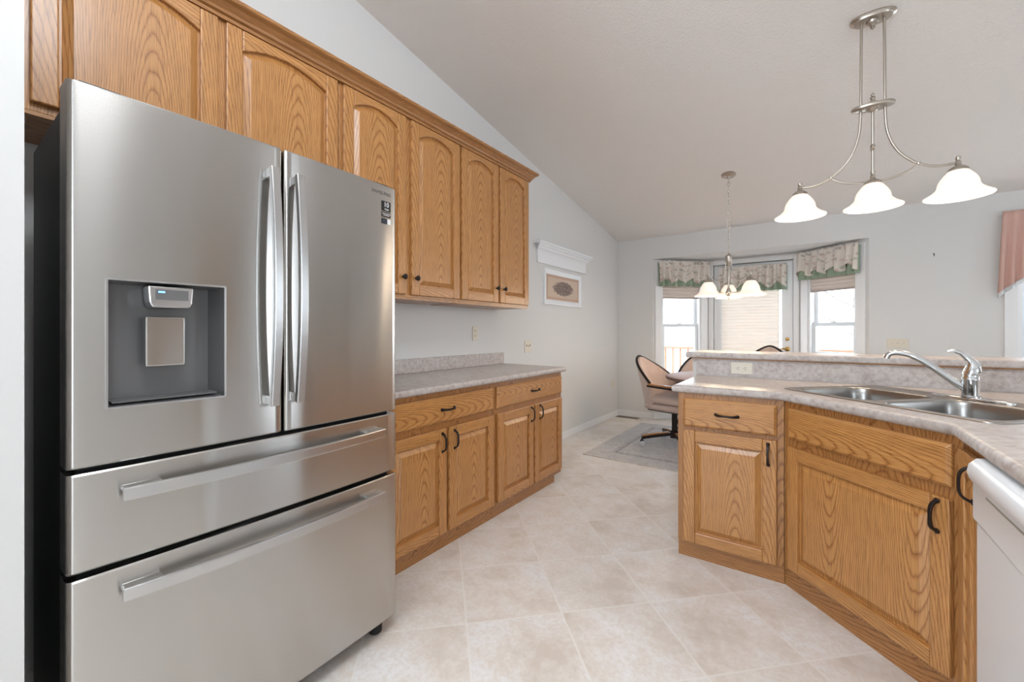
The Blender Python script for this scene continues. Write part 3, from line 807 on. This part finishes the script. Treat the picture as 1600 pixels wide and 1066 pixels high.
# dispenser in the left door
hx0, hx1, hz0, hz1 = HOLE
m = MB(); dp = .085; e = .014
f = [(hx0, hz0), (hx1, hz0), (hx1, hz1), (hx0, hz1)]
bkp = [(hx0 + e, hz0 + .010), (hx1 - e, hz0 + .010), (hx1 - e, hz1 - .006), (hx0 + e, hz1 - .006)]
m.loops([[(x, bulge(x) + .0005, z) for x, z in f], [(x, .012, z) for x, z in [(hx0 + .003, hz0 + .003), (hx1 - .003, hz0 + .003), (hx1 - .003, hz1 - .003), (hx0 + .003, hz1 - .003)]], [(x, dp - .015, z) for x, z in bkp]], cap0=False)
alc = m.build('dispenser_alcove', SLATE, ld, recalc=False)
for p in alc.data.polygons: pass
m = MB()
for (xa, za), (xb, zb) in zip(f, f[1:] + f[:1]):
    m.bar([(xa, bulge(xa) - .0005, za), ((xa + xb) / 2, bulge((xa + xb) / 2) - .0005, (za + zb) / 2), (xb, bulge(xb) - .0005, zb)], (0, 1, 0), .003, .005)
m.build('dispenser_trim', STEELH, ld)
cx = (hx0 + hx1) / 2 + .002
m = MB(); rings = []
for yy, k in ((.064, .85), (.02, 1.0), (-.002, 1.0), (-.005, .97)):
    rings.append([(cx - .049 * k, yy, hz1 - .010), (cx + .049 * k, yy, hz1 - .010), (cx + .046 * k, yy, hz1 - .052), (cx + .040 * k, yy, hz1 - .064), (cx - .040 * k, yy, hz1 - .064), (cx - .046 * k, yy, hz1 - .052)])
m.loops(rings); hd = m.build('control_head', STEELH, ld, bevel=.003)
MB().box(cx - .034, cx + .036, -.0068, -.0045, hz1 - .044, hz1 - .018).build('display', SLATE, hd)
MB().box(cx - .028, cx - .014, -.0076, -.0066, hz1 - .027, hz1 - .022).build('display_light', LEDM, hd)
m = MB(); m.box(cx - .045, cx + .040, .030, .042, hz0 + .092, hz0 + .222); m.build('paddle', STEEL, ld, bevel=.004)
MB().box(cx - .03, cx + .026, .042, .07, hz0 + .10, hz0 + .20).build('paddle_mount', BLACK, ld)
MB().box(hx0 + .012, hx1 - .012, .01, dp - .018, hz0 + .009, hz0 + .013).build('drip_tray', SLATE, ld)
# handles
def vhandle(parent, xc):
    pts = []
    z0, z1 = .975, 1.695; n = 20
    for i in range(n + 1):
        a = -1 + 2 * i / n
        pts.append((xc, bulge(xc) - .030 - .024 * (1 - a * a), (z0 + z1) / 2 + a * (z1 - z0) / 2))
    m = MB(); m.bar(pts, (1, 0, 0), .026, .018)
    for z in (z0 + .016, z1 - .016): m.box(xc - .011, xc + .011, bulge(xc) - .030, bulge(xc) + .002, z - .014, z + .014)
    return m.build('handle', STEELH, parent, bevel=.0035)
vhandle(ld, .428); vhandle(rd, .505)
def hhandle(parent, z):
    pts = []; x0, x1 = .088, .842; n = 22
    for i in range(n + 1):
        a = -1 + 2 * i / n; x = (x0 + x1) / 2 + a * (x1 - x0) / 2
        pts.append((x, bulge(x) - .026 - .016 * (1 - a * a), z))
    m = MB(); m.bar(pts, (0, 0, 1), .031, .014)
    for x in (x0 + .04, x1 - .04): m.box(x - .038, x + .038, bulge(x) - .026, bulge(x) + .002, z + .004, z + .015)
    return m.build('handle', STEELH, parent, bevel=.0035)
hhandle(d1, .812); hhandle(d2, .572)
# badge and stickers on the right door
R90 = (PI / 2, 0, 0)
xb = .846
tilt = math.atan2(bulge(.892) - bulge(.80), .092)
text('SAMSUNG', .0185, GREYTXT, rd, 'badge', (xb, bulge(xb) - .0006, 1.738), (PI / 2, 0, tilt), sx=1.08)
xs = .868
stk = MB(); stk.box(-.0215, .0215, -.0012, 0, -.019, .019); s1 = stk.build('warranty_sticker', BLACK, rd, loc=(xs, bulge(xs) - .0008, 1.690), rot=tilt)
text('10', .026, WHITEINK, s1, 'sticker_number', (0, -.0016, .005), R90)
text('YEAR', .009, WHITEINK, s1, 'sticker_print', (.001, -.0016, -.013), R90)
s2 = MB().box(-.0215, .0215, -.0012, 0, -.010, .010).build('sticker', plain('brown_sticker', lin(62, 50, 45), .5), rd, loc=(xs, bulge(xs) - .0008, 1.657), rot=tilt)
text('DIGITAL INVERTER', .0048, WHITEINK, s2, 'sticker_print', (0, -.0016, .003), R90)
text('COMPRESSOR', .0048, WHITEINK, s2, 'sticker_print', (0, -.0016, -.003), R90)
MB().box(-.0215, .005, -.0012, 0, -.010, .010).build('sticker', plain('slate_sticker', lin(40, 46, 54), .5), rd, loc=(xs, bulge(xs) - .0008, 1.631), rot=tilt)
MB().box(.005, .0215, -.0012, 0, -.010, .010).build('sticker', WHITEINK, rd, loc=(xs, bulge(xs) - .0008, 1.631), rot=tilt)

# ------------------------------------------------------------------ things on the walls
def outlet(name, label, cat, loc, rot, w, h, kind, group=None, horiz=False):
    t = thing(name, label, cat, loc, rot, group)     # plate centred; front at -y
    MB().box(-w / 2, w / 2, -.006, 0, -h / 2, h / 2).build('cover_plate', IVORY, t, bevel=.003)
    if kind == 'duplex':
        for s in (-1, 1):
            c = (s * .0195, 0) if horiz else (0, s * .0195)
            m = MB(); m.prism([(0, 0)] * 0 or rrect(c[0] - .0145, c[0] + .0145, -c[1] - .0145, -c[1] + .0145, .008), 0, 1) if False else None
            m = MB(); m.loops([[(x, y, z) for x, z in rrect(c[0] - .0145, c[0] + .0145, c[1] - .0145, c[1] + .0145, .007)] for y in (-.006, -.0085)])
            r = m.build('receptacle', IVORY, t)
            m = MB()
            for q in (-.006, .006):
                if horiz: m.box(c[0] - .002, c[0] + .006, -.009, -.0084, c[1] + q - .0012, c[1] + q + .0012)
                else: m.box(c[0] + q - .0012, c[0] + q + .0012, -.009, -.0084, c[1] - .002, c[1] + .006)
            m.lathe([(.0022, .0084), (.0022, .009)], (c[0] - .007 * horiz, 0, c[1] - .007 * (not horiz)), 8, 'y')
            m.build('slot', BLACK, r)
    else:
        k = kind
        for i in range(k):
            cx = (i - (k - 1) / 2) * .046
            m = MB(); m.box(cx - .005, cx + .005, -.0075, -.006, -.013, .013); r = m.build('toggle_slot', IVORY, t)
            m = MB(); m.loops([[(cx - .004, -.007, -.002), (cx + .004, -.007, -.002), (cx + .004, -.007, .008), (cx - .004, -.007, .008)], [(cx - .0035, -.018, .006), (cx + .0035, -.018, .006), (cx + .0035, -.018, .011), (cx - .0035, -.018, .011)]])
            m.build('toggle', IVORY, r)
    return t
outlet('electrical_outlet', 'ivory duplex outlet on the left wall above the counter backsplash', 'outlet', (XL, 2.628, 1.182), PI / 2, .072, .116, 'duplex')
sw = outlet('outlet_plate', 'square two-gang ivory plate past the end of the left counter backsplash', 'outlet', (XL, 3.415, 1.05), PI / 2, .118, .118, 1)
for sx in (-.03, .03): MB().lathe([(.008, .006), (.008, .0085)], (sx, 0, .012), 10, 'y').build('socket', GREYTXT, sw)
outlet('electrical_outlet', 'low ivory outlet on the left wall near the far corner', 'outlet', (XL, 5.578, .465), PI / 2, .072, .116, 'duplex')
outlet('electrical_outlet', 'horizontal ivory duplex outlet on the peninsula backsplash', 'outlet', (-.347, 2.969, .967), 0, .120, .073, 'duplex', horiz=True)
outlet('light_switch', 'three-gang ivory light switch plate on the back wall beyond the faucet', 'light switch', (.73, YB, 1.075), 0, .163, .103, 3)
m = MB(); m.tube([(0, 0, .006), (0, -.012, .004), (0, -.018, -.006), (0, -.014, -.016), (0, -.008, -.016)], .003, 8); m.lathe([(.006, 0), (.006, .003)], (0, 0, .006), 10, 'y')
tag(m.build('picture_hook', BRONZE, loc=(.994, YB, 1.955)), 'small dark picture hook left alone high on the back wall', 'hook')
# shelf ledge
sh = thing('wall_shelf', 'long white wooden ledge shelf mounted above the framed picture', 'shelf', (XL, 4.125, 1.895), PI / 2)
MB().box(-.553, .553, -.020, 0, 0, .19).build('back_board', SHELFP, sh, bevel=.002)
cp = [(0, .118), (-.026, .118), (-.028, .130), (-.040, .138), (-.046, .155), (-.066, .172), (-.070, .184), (0, .184)]
m = MB(); rings = []
for sgn in (-1, 1): rings.append([(sgn * (.553 + (-y) * .65), y, z) for y, z in cp])
m.loops(rings); m.build('cornice', SHELFP, sh)
MB().box(-.607, .607, -.085, 0, .184, .207).build('top_board', SHELFP, sh, bevel=.003)
# picture
pc_ = thing('framed_picture', 'white framed botanical wreath print hanging below the ledge shelf', 'picture', (XL, 4.123, 1.668), PI / 2)
W2, H2, fw = .427, .188, .055
m = MB()
prf = [(0, 0), (0, -.024), (.012, -.028), (.04, -.02), (fw, -.012), (fw, 0)]
rings = []
for d_, y_ in prf: rings.append([(-W2 + d_, y_, -H2 + d_), (W2 - d_, y_, -H2 + d_), (W2 - d_, y_, H2 - d_), (-W2 + d_, y_, H2 - d_)])
m.loops(rings, cap0=False, cap1=False); m.build('frame', WHITEP, pc_)
MB().box(-W2 + .05, W2 - .05, -.010, -.004, -H2 + .05, H2 - .05).build('mat_board', MATB, pc_)
MB().box(-W2 + .085, W2 - .085, -.012, -.010, -H2 + .085, H2 - .085).build('print', PRINT, pc_)

# ------------------------------------------------------------------ window treatments (local frame as windows)
def sheet(fn, nu, nv, thick=.003):
    m = MB(); V = []
    for j in range(nv + 1):
        for i in range(nu + 1): m.v.append(fn(i / nu, j / nv))
    for j in range(nv):
        for i in range(nu):
            a = j * (nu + 1) + i; m.f.append((a, a + 1, a + nu + 2, a + nu + 1)); m.mi.append(0)
            m.uv.append([((q % (nu + 1)) / nu, (q // (nu + 1)) / nv) for q in m.f[-1]])
    return m
def valance(label, origin, rot, x0, x1, zt, drop, seed, y=-.06, group='floral valances in the bay'):
    t = thing('window_valance', label, 'valance', (*origin, 0), rot, group)
    rnd = random.Random(seed); ph = [rnd.uniform(0, 6) for _ in range(4)]; w = x1 - x0
    nsc = max(3, round(w / .2))
    def fold(a, v): return .024 * (0.45 + v) * math.sin(a * w * 66 + ph[0] + 1.2 * math.sin(a * 9 + ph[1])) + .008 * (.3 + v) * math.sin(a * w * 31 + ph[2])
    def scal(a): q = (a * nsc + .5) % 1; return .078 * (abs(2 * q - 1)) ** 1.3
    def top(a, v):
        zb = zt - drop + .035 + scal(a); z = zt + .004 * math.sin(a * 70) * (1 - v) - v * (zt - zb)
        return (x0 + a * w, y + fold(a, v) - .012 * v, z)
    def low(a, v):
        z = zt - .03 - v * (drop - .03); return (x0 - .004 + a * (w + .008), y + .018 + fold(a, v) * .8 - .006 * v, z)
    o = sheet(top, 150, 14).build('floral_layer', FLORAL, t, smooth=80, recalc=False)
    for lp in o.data.uv_layers[0].data: lp.uv = (lp.uv[0] * w, lp.uv[1] * drop)
    md = o.modifiers.new('solid', 'SOLIDIFY'); md.thickness = .002
    o = sheet(low, 150, 8).build('green_trim', GREEN, t, smooth=80, recalc=False); md = o.modifiers.new('solid', 'SOLIDIFY'); md.thickness = .002
    m = MB(); m.tube([(x0 - .005, -.019, zt - .03), (x0 - .005, y + .02, zt - .03), (x1 + .005, y + .02, zt - .03), (x1 + .005, -.019, zt - .03)], .006, 8); m.build('rod', TRIM, t)
    return t
valance('ruffled floral valance with green trim over the left bay window', BL, aL, .060, .795, 2.155, .345, 1)
valance('ruffled floral valance with green trim over the glazed bay door', (-1.08, 6.29), 0, .08, .845, 2.055, .335, 2, y=-.058)
valance('ruffled floral valance with green trim over the right bay window', BR, aR, .0, .745, 2.155, .335, 3)
def cell_shade(name, label, origin, rot, x0, x1, z0, z1, y, mat, mat2=None, dark=0.06):
    t = thing(name, label, 'window shade', (*origin, 0), rot)
    n = int((z1 - z0) / .02); prof = []
    for i in range(n + 1): prof.append((y + (.006 if i % 2 else -.006), z0 + (z1 - z0) * i / n))
    back = [(q + .010, z) for q, z in prof][::-1]
    m = MB(); m.loops([[(x, q, z) for q, z in prof + back] for x in (x0, x1)]); m.build('fabric', mat, t)
    MB().box(x0, x1, y - .010, y + .016, z0 - .02, z0).build('bottom_rail', mat2 or mat, t, bevel=.002)
    MB().box(x0, x1, y - .014, y + .018, z1, z1 + .035).build('head_rail', TRIM, t)
    return t
TAUPE = plain('taupe_rail', lin(176, 160, 154), .6)
cell_shade('cellular_blind', 'taupe cellular shade pulled partly down the left bay window', BL, aL, O0 + .03, O1 - .03, 1.665, 2.02, .015, SHADEDARK, TAUPE)
cell_shade('cellular_blind', 'taupe cellular shade pulled partly down the right bay window', BR, aR, O0 + .03, O1 - .03, 1.685, 2.02, .015, SHADEDARK, TAUPE)
cell_shade('cellular_blind', 'cream cellular shade covering the glass of the bay door', (-1.08, 6.29), 0, .105, .765, .30, 1.95, .008, SHADECELL)
# pink swag on the living room window
pk = thing('window_swag', 'dusty pink pleated fabric swag on the window at the far right', 'curtain', (0, YB, 0), 0)
PX0, PX1 = 1.432, 2.86
def pswag(a, v):
    x = PX0 + a * (PX1 - PX0); q = min(a, 1 - a) * (PX1 - PX0)
    zb = 1.545 + (q / .5) ** .9 * .42 if q < .5 else 1.965
    xx = x - .03 * v * max(0, 1 - q / .3)
    return (xx if a < .5 else x + .03 * v * max(0, 1 - q / .3), -.065 - .018 * (.3 + v) * math.sin(a * 150), 2.29 - v * (2.29 - zb))
o = sheet(pswag, 200, 12).build('swag_fabric', PINK, pk, smooth=80, recalc=False); md = o.modifiers.new('solid', 'SOLIDIFY'); md.thickness = .003
def place_l(a, v):
    x, yy, z = pswag(a, 1.0); return (x, yy + .006, z + .006 - v * .045)
o = sheet(place_l, 200, 3).build('lace_edge', LACE, pk, smooth=80, recalc=False); md = o.modifiers.new('solid', 'SOLIDIFY'); md.thickness = .002
m = MB(); m.tube([(PX0, 0, 2.27), (PX0, -.05, 2.27), (PX1, -.05, 2.27), (PX1, 0, 2.27)], .008, 8); m.build('rod', TRIM, pk)

# ------------------------------------------------------------------ lamps
def bell(r, h, top=.034):
    pr = []
    for i in range(15):
        q = i / 14
        rr = top + (r * .60 - top) * math.sin(min(q / .62, 1) * PI / 2) if q < .62 else r * .60 + (r - r * .60) * ((q - .62) / .38) ** 1.6
        pr.append((rr, -h * q))
    return pr
def shade_part(parent, c, r, h, light=2.2):
    pr = bell(r, h); inner = [(a - .004, b) for a, b in pr][::-1]
    m = MB(); m.lathe(pr + [(pr[-1][0] - .002, pr[-1][1] - .003)] + inner, c, 36, cap=False)
    s = m.build('glass_shade', LITGLASS, parent, smooth=60)
    m = MB(); m.lathe([(.002, -.10), (.016, -.095), (.024, -.075), (.022, -.055), (.013, -.03), (.012, -.01)], c, 16); m.build('bulb', BULB, s, smooth=60)
    l = bpy.data.lights.new('lamp_glow', 'POINT'); l.energy = light; l.color = (1, .80, .58); l.shadow_soft_size = .05
    lo = bpy.data.objects.new('lamp_glow', l); COL.objects.link(lo); lo.parent = parent; lo.location = (c[0], c[1], c[2] - h - .02)
    m = MB(); m.lathe([(.034, -.012), (.040, -.004), (.038, .006), (.026, .016), (.014, .022), (.010, .034), (.013, .040), (.008, .050), (.011, .058), (.009, .068), (.002, .073)], c, 20)
    m.build('socket_cap', NICKEL, parent, smooth=40)
    return s
PCX, PCY = .284, 3.044
pd = thing('pendant_light', 'brushed nickel three-light island pendant with lit bell shades above the bar', 'pendant light', (PCX, PCY, 0))
al = math.atan(SL); zc0 = zc(PCY)
m = MB(); ov = []
for i in range(36):
    a = 2 * PI * i / 36; c, s_ = math.cos(a), math.sin(a)
    ov.append((.100 * math.copysign(abs(c) ** .75, c), .050 * math.copysign(abs(s_) ** .9, s_)))
m.loops([[(x * k, y * k, z) for x, y in ov] for k, z in ((.93, .0), (1, -.006), (1, -.012), (.86, -.018), (.82, -.026), (.4, -.030))])
cn = m.build('canopy', NICKEL, pd, smooth=40, loc=(0, 0, zc0)); cn.rotation_euler = (-al, 0, 0)
m = MB(); m.lathe([(.030, -.028), (.028, -.040), (.014, -.048), (.010, -.056), (.012, -.062), (.002, -.074)], (0, 0, zc0), 18); m.build('canopy_finial', NICKEL, pd, smooth=40)
zd = 2.444
for s_ in (-1, 1):
    pts = [(s_ * .048, 0, zc0 - .02), (s_ * .051, 0, zd), (s_ * .053, 0, 2.37)]
    pts += bez((s_ * .053, 0, 2.37), (s_ * .056, 0, 2.22), (s_ * .115, 0, 2.135), (s_ * .184, 0, 2.085), 10)[1:]
    pts += bez((s_ * .184, 0, 2.085), (s_ * .225, 0, 2.058), (s_ * .26, 0, 2.050), (s_ * .318, 0, 2.055), 6)[1:]
    m = MB(); m.tube(pts, .0065, 10); m.lathe([(.002, -.010), (.010, -.005), (.010, .005), (.002, .010)], (s_ * .184, 0, 2.085), 12); m.build('arm_rod', NICKEL, pd, smooth=50)
m = MB()
m.loops([[(x * .95 * k, y * .95 * k, zd + z) for x, y in ov] for k, z in ((.85, -.012), (.97, -.008), (1, 0), (.97, .006), (.6, .010))])
m.lathe([(.030, -.012), (.024, -.022), (.010, -.032)], (0, 0, zd), 18); m.lathe([(.034, .006), (.030, .018), (.012, .026), (.009, .038), (.013, .046), (.006, .056), (.009, .064), (.002, .074)], (0, 0, zd), 18)
m.build('centre_disc', NICKEL, pd, smooth=40)
m = MB(); m.tube([(0, 0, zd - .02), (0, 0, 2.045)], .0065, 10); m.lathe([(.007, -.018), (.012, -.012), (.009, -.004), (.014, 0), (.009, .004), (.012, .012), (.007, .018)], (0, 0, 2.215), 14); m.build('centre_rod', NICKEL, pd, smooth=40)
m = MB(); m.tube(bez((-.184, 0, 2.085), (-.12, 0, 2.005), (.12, 0, 2.005), (.184, 0, 2.085), 18), .006, 10); m.build('lower_arc', NICKEL, pd, smooth=50)
for x, h in ((-.332, .130), (0, .130), (.330, .130)): shade_part(pd, (x, 0, 2.018), .130, h)

CX, CY = -.632, 4.466
ch = thing('chandelier', 'small nickel three-light chain chandelier hanging in front of the bay', 'chandelier', (CX, CY, 0)); zc1 = zc(CY)
m = MB(); m.lathe([(.062, 0), (.064, -.008), (.055, -.016), (.020, -.022), (.010, -.034), (.008, -.045)], (0, 0, 0), 24); cn = m.build('canopy', NICKEL, ch, smooth=40, loc=(0, 0, zc1)); cn.rotation_euler = (-al, 0, 0)
m = MB(); z = zc1 - .058; k = 0
while z > 1.945:
    m.loops([[Vector((0, 0, z)) + (Vector((1, 0, 0)) if k % 2 else Vector((0, 1, 0))) * math.cos(b) * (.0105 + .003 * math.cos(q)) + Vector((0, 0, 1)) * math.sin(b) * (.021 + .003 * math.cos(q)) + (Vector((0, 1, 0)) if k % 2 else Vector((1, 0, 0))) * .003 * math.sin(q)
             for q in [2 * PI * c_ / 6 for c_ in range(6)]] for b in [2 * PI * d_ / 14 for d_ in range(15)]], cap0=False, cap1=False)
    z -= .034; k += 1
m.build('chain', NICKEL, ch, smooth=60)
m = MB(); m.lathe([(.004, 1.945), (.012, 1.935), (.03, 1.922), (.032, 1.915), (.030, 1.85), (.020, 1.838), (.008, 1.82), (.008, 1.62), (.016, 1.60), (.026, 1.575), (.026, 1.555), (.014, 1.54), (.010, 1.525), (.012, 1.518), (.002, 1.505)], n=20); m.build('centre_column', NICKEL, ch, smooth=40)
for ang in (math.radians(98), math.radians(222), math.radians(-22)):
    c, s_ = math.cos(ang), math.sin(ang); R = .212
    P = lambda r, z: (r * c, r * s_, z)
    pts = bez(P(.022, 1.90), P(.04, 1.80), P(.03, 1.74), P(.07, 1.70), 8) + bez(P(.07, 1.70), P(.11, 1.665), P(.15, 1.70), P(.165, 1.715), 6)[1:]
    m = MB(); m.tube(pts, .0042, 8); m.build('scroll', NICKEL, ch, smooth=50)
    pts = bez(P(.02, 1.57), P(.10, 1.555), P(.15, 1.60), P(.165, 1.66), 10) + bez(P(.165, 1.66), P(.175, 1.70), P(.195, 1.715), P(.20, 1.685), 6)[1:]
    m = MB(); m.tube(pts, .005, 8); m.build('arm', NICKEL, ch, smooth=50)
    shade_part(ch, P(R - .004, 1.668), .122, .132, 3.2)

# ------------------------------------------------------------------ dining area
rg = MB(); rg.box(-1.15, 1.15, -.86, .86, 0, .009); ro = rg.build('area_rug', RUG, loc=(-.648, 4.58, 0.0))
tag(ro, 'faded grey patterned area rug under the swivel chair', 'rug')
fv = thing('floor_register', 'small brown metal floor vent by the far left corner', 'vent', (-2.06, 5.675, 0))
MB().box(-.155, .155, -.055, .055, 0, .005).build('frame', OLIVE, fv, bevel=.002)
m = MB()
for i in range(14): m.box(-.13 + i * .0195, -.13 + i * .0195 + .010, -.038, .038, .005, .006)
m.build('slot', BLACK, fv)

def swivel_chair(loc, rot, label, lift=0.0):
    """faces local +x; origin on the floor under the pedestal"""
    t = thing('swivel_chair', label, 'chair', loc, rot, 'swivel chairs around the dining spot')
    # base: four splayed wood topped legs with casters
    m = MB(); m.lathe([(.045, .085), (.045, .15), (.028, .16), (.028, .34 + lift), (.05, .35 + lift), (.05, .365 + lift)], n=18); m.build('pedestal', BRONZE, t, smooth=40)
    for k in range(4):
        a = PI / 4 + k * PI / 2 + .10; c, s_ = math.cos(a), math.sin(a)
        L = MB(); L.bar([(.03 * c, .03 * s_, .125), (.20 * c, .20 * s_, .105), (.335 * c, .335 * s_, .085)], (-s_, c, 0), [.05, .046, .042], .030)
        lg = L.build('leg', BRONZE, t, bevel=.004)
        L = MB(); L.bar([(.06 * c, .06 * s_, .142), (.20 * c, .20 * s_, .126), (.335 * c, .335 * s_, .106)], (-s_, c, 0), .038, .012, grain='x'); L.build('wood_cap', CHAIRW, lg, bevel=.003)
        cc = (.335 * c, .335 * s_, 0)
        L = MB(); L.tube([(cc[0], cc[1], .085), (cc[0], cc[1], .05)], .008, 8)
        L.box(cc[0] - .014, cc[0] + .014, cc[1] - .012, cc[1] + .012, .040, .062); cs = L.build('caster', BLACK, lg)
        L = MB()
        for q in (-.017, .017):
            rings = [[(cc[0] - s_ * (q + w) + r * math.cos(b) * c, cc[1] + c * (q + w) + r * math.cos(b) * s_, .026 + r * math.sin(b)) for b in [2 * PI * i / 16 for i in range(16)]] for r, w in ((.020, -.007), (.026, -.004), (.026, .004), (.020, .007))]
            L.loops(rings)
        L.build('wheel', CLEARW, cs, smooth=40)
    zs = .365 + lift
    MB().box(-.20, .20, -.18, .18, zs, zs + .022).build('seat_plate', BRONZE, t, bevel=.004)
    def pad(x0, x1, hw, z0, z1, nm):
        m = MB(); rings = []
        for d, z in ((.02, z0), (0, z0 + .018), (0, z1 - .03), (.012, z1 - .01), (.05, z1), (.12, z1 + .008)):
            rings.append([(x, y, z) for x, y in rrect(x0 + d, x1 - d, -hw + d, hw - d, max(.07 - d * .3, .02), 5)])
        m.loops(rings); return m.build(nm, CHAIRF, t, smooth=70)
    pad(-.22, .27, .255, zs + .022, zs + .085, 'seat_base'); pad(-.20, .275, .245, zs + .088, zs + .165, 'seat_cushion')
    # wrapped barrel back: rim falls from the crown to the arms
    TH = 1.22; n = 40
    def rim_z(th): return zs + .285 + .255 * (1 - (abs(th) / TH) ** 1.5)
    def pos(th, z, r_off=0):
        q = (z - zs) / .53; lean = .055 + .16 * q
        rx, ry = .215 + r_off, .262 + r_off
        return (-rx * math.cos(th) * (1 if abs(th) < PI / 2 else 1.0) - lean * max(math.cos(th), 0) + .0, ry * math.sin(th) * (1 + .04 * q), z)
    m = MB(); rings = []
    K = 9
    outer = [[pos(-TH + 2 * TH * i / n, zs + .03 + (rim_z(-TH + 2 * TH * i / n) - zs - .03) * j / K, .012) for i in range(n + 1)] for j in range(K + 1)]
    inner = [[pos(-TH + 2 * TH * i / n, zs + .03 + (rim_z(-TH + 2 * TH * i / n) - zs - .03) * j / K, -.030 - .009 * abs(math.sin(i * PI / 2.5)) * (j / K)) for i in range(n + 1)] for j in range(K + 1)]
    for i in range(n + 1): rings.append([outer[j][i] for j in range(K + 1)] + [inner[j][i] for j in range(K, -1, -1)])
    m.loops(rings); m.build('backrest', CHAIRF, t, smooth=60)
    pts = [pos(-TH * 1.0 + 2 * TH * 1.0 * i / n, rim_z(-TH * 1.0 + 2 * TH * 1.0 * i / n) + .006, 0) for i in range(n + 1)]
    m = MB(); m.tube(pts, .015, 10); m.build('rim', BRONZE, t, smooth=60)
    for s_ in (-1, 1):
        e = Vector(pos(s_ * TH * 1.0, rim_z(TH * 1.0), 0))
        m = MB(); m.bar([(e.x - .03, e.y, zs + .262), (e.x + .10, e.y, zs + .258), (.22, s_ * .26, zs + .256), (.275, s_ * .258, zs + .252)], (0, 1, 0), [.034, .040, .044, .040], .020)
        ar = m.build('arm', BRONZE, t, bevel=.004)
        m = MB(); m.bar([(e.x - .02, e.y, zs + .280), (e.x + .10, e.y, zs + .277), (.22, s_ * .26, zs + .275), (.27, s_ * .258, zs + .271)], (0, 1, 0), [.034, .044, .048, .042], .018, grain='x'); m.build('arm_pad', CHAIRW, ar, bevel=.005)
        m = MB(); m.tube([(.255, s_ * .258, zs + .25), (.255, s_ * .262, zs + .12), (.22, s_ * .25, zs + .05)], .011, 8); m.build('arm_post', BRONZE, ar, smooth=50)
    return t
swivel_chair((-1.145, 4.525, .009), -0.30, 'mauve upholstered swivel chair on casters at the rug edge left of the peninsula')
swivel_chair((-1.04, 5.24, .009), -1.40, 'swivel chair by the left bay window, mostly hidden behind the bar end', .0)
swivel_chair((-.42, 5.42, .009), -1.65, 'swivel chair showing only its curved back above the bar before the door', .10)

tb = thing('dining_table', 'round brown dining table beyond the bar under the chandelier', 'table', (-.60, 4.50, .009))
m = MB(); m.lathe([(.40, .705), (.58, .715), (.602, .722), (.608, .735), (.604, .748), (.59, .752)], n=48); m.build('tabletop', TABLEM, tb, smooth=40)
m = MB(); m.lathe([(.20, .012), (.20, .03), (.07, .06), (.055, .10), (.055, .60), (.09, .66), (.18, .70), (.18, .706)], n=24); m.build('pedestal', TABLEM, tb, smooth=40)

# ------------------------------------------------------------------ outside
sbox('ground', SNOW, -14, 16, 6.5, 30, -.6, -.5)
dk = struct(MB().box(-4.2, 2.2, 6.46, 8.6, -.12, -.04).build('floor_deck', DECKW))
rl = thing('deck_railing', 'wooden deck railing outside the left bay window', 'railing', (0, 8.5, -.04))
MB().box(-4.2, 2.2, -.05, .05, .90, .94).build('top_rail', DECKW, rl); MB().box(-4.2, 2.2, -.02, .02, .08, .13).build('bottom_rail', DECKW, rl)
for x in (-4.1, -2.85, -1.45, 0, 1.4): MB().box(x - .045, x + .045, -.045, .045, 0, .9).build('post', DECKW, rl)
for i in range(44):
    x = -4.0 + i * .14; MB().box(x - .016, x + .016, -.016, .016, .13, .9).build('baluster', DECKW, rl)
tr = thing('bare_tree', 'leafless grey tree outside the right bay window', 'tree', (1.1, 15.5, -.5))
rnd = random.Random(5); twig = MB(); trunk = MB(); trunk.tube([(0, 0, 0), (.05, 0, 1.2), (0, .05, 2.4), (.05, 0, 3.6)], [.16, .13, .10, .06], 8); trunk.build('trunk', BARK, tr)
def grow(p, d, L, r, lev):
    q = p + d * L; twig.tube([p, (p + q) / 2 + Vector((rnd.uniform(-.05, .05), rnd.uniform(-.05, .05), 0)), q], [r, r * .8, r * .6], 4)
    if lev:
        for _ in range(4):
            nd = (d + Vector((rnd.uniform(-.8, .8), rnd.uniform(-.8, .8), rnd.uniform(-.2, .7)))).normalized(); grow(p + d * L * rnd.uniform(.5, 1), nd, L * .68, r * .55, lev - 1)
for k in range(9):
    a = k * 2.4; z = 1.2 + k * .28
    grow(Vector((.03, 0, z)), Vector((math.cos(a), math.sin(a), .7)).normalized(), 1.1, .030, 4)
twig.build('branches', BARK, tr)
hs = thing('fence', 'white fence standing in the yard beyond the bay', 'fence', (2.0, 19, -.5))
MB().box(-9, 12, 0, .06, 0, 2.0).build('panel', SIDING, hs)
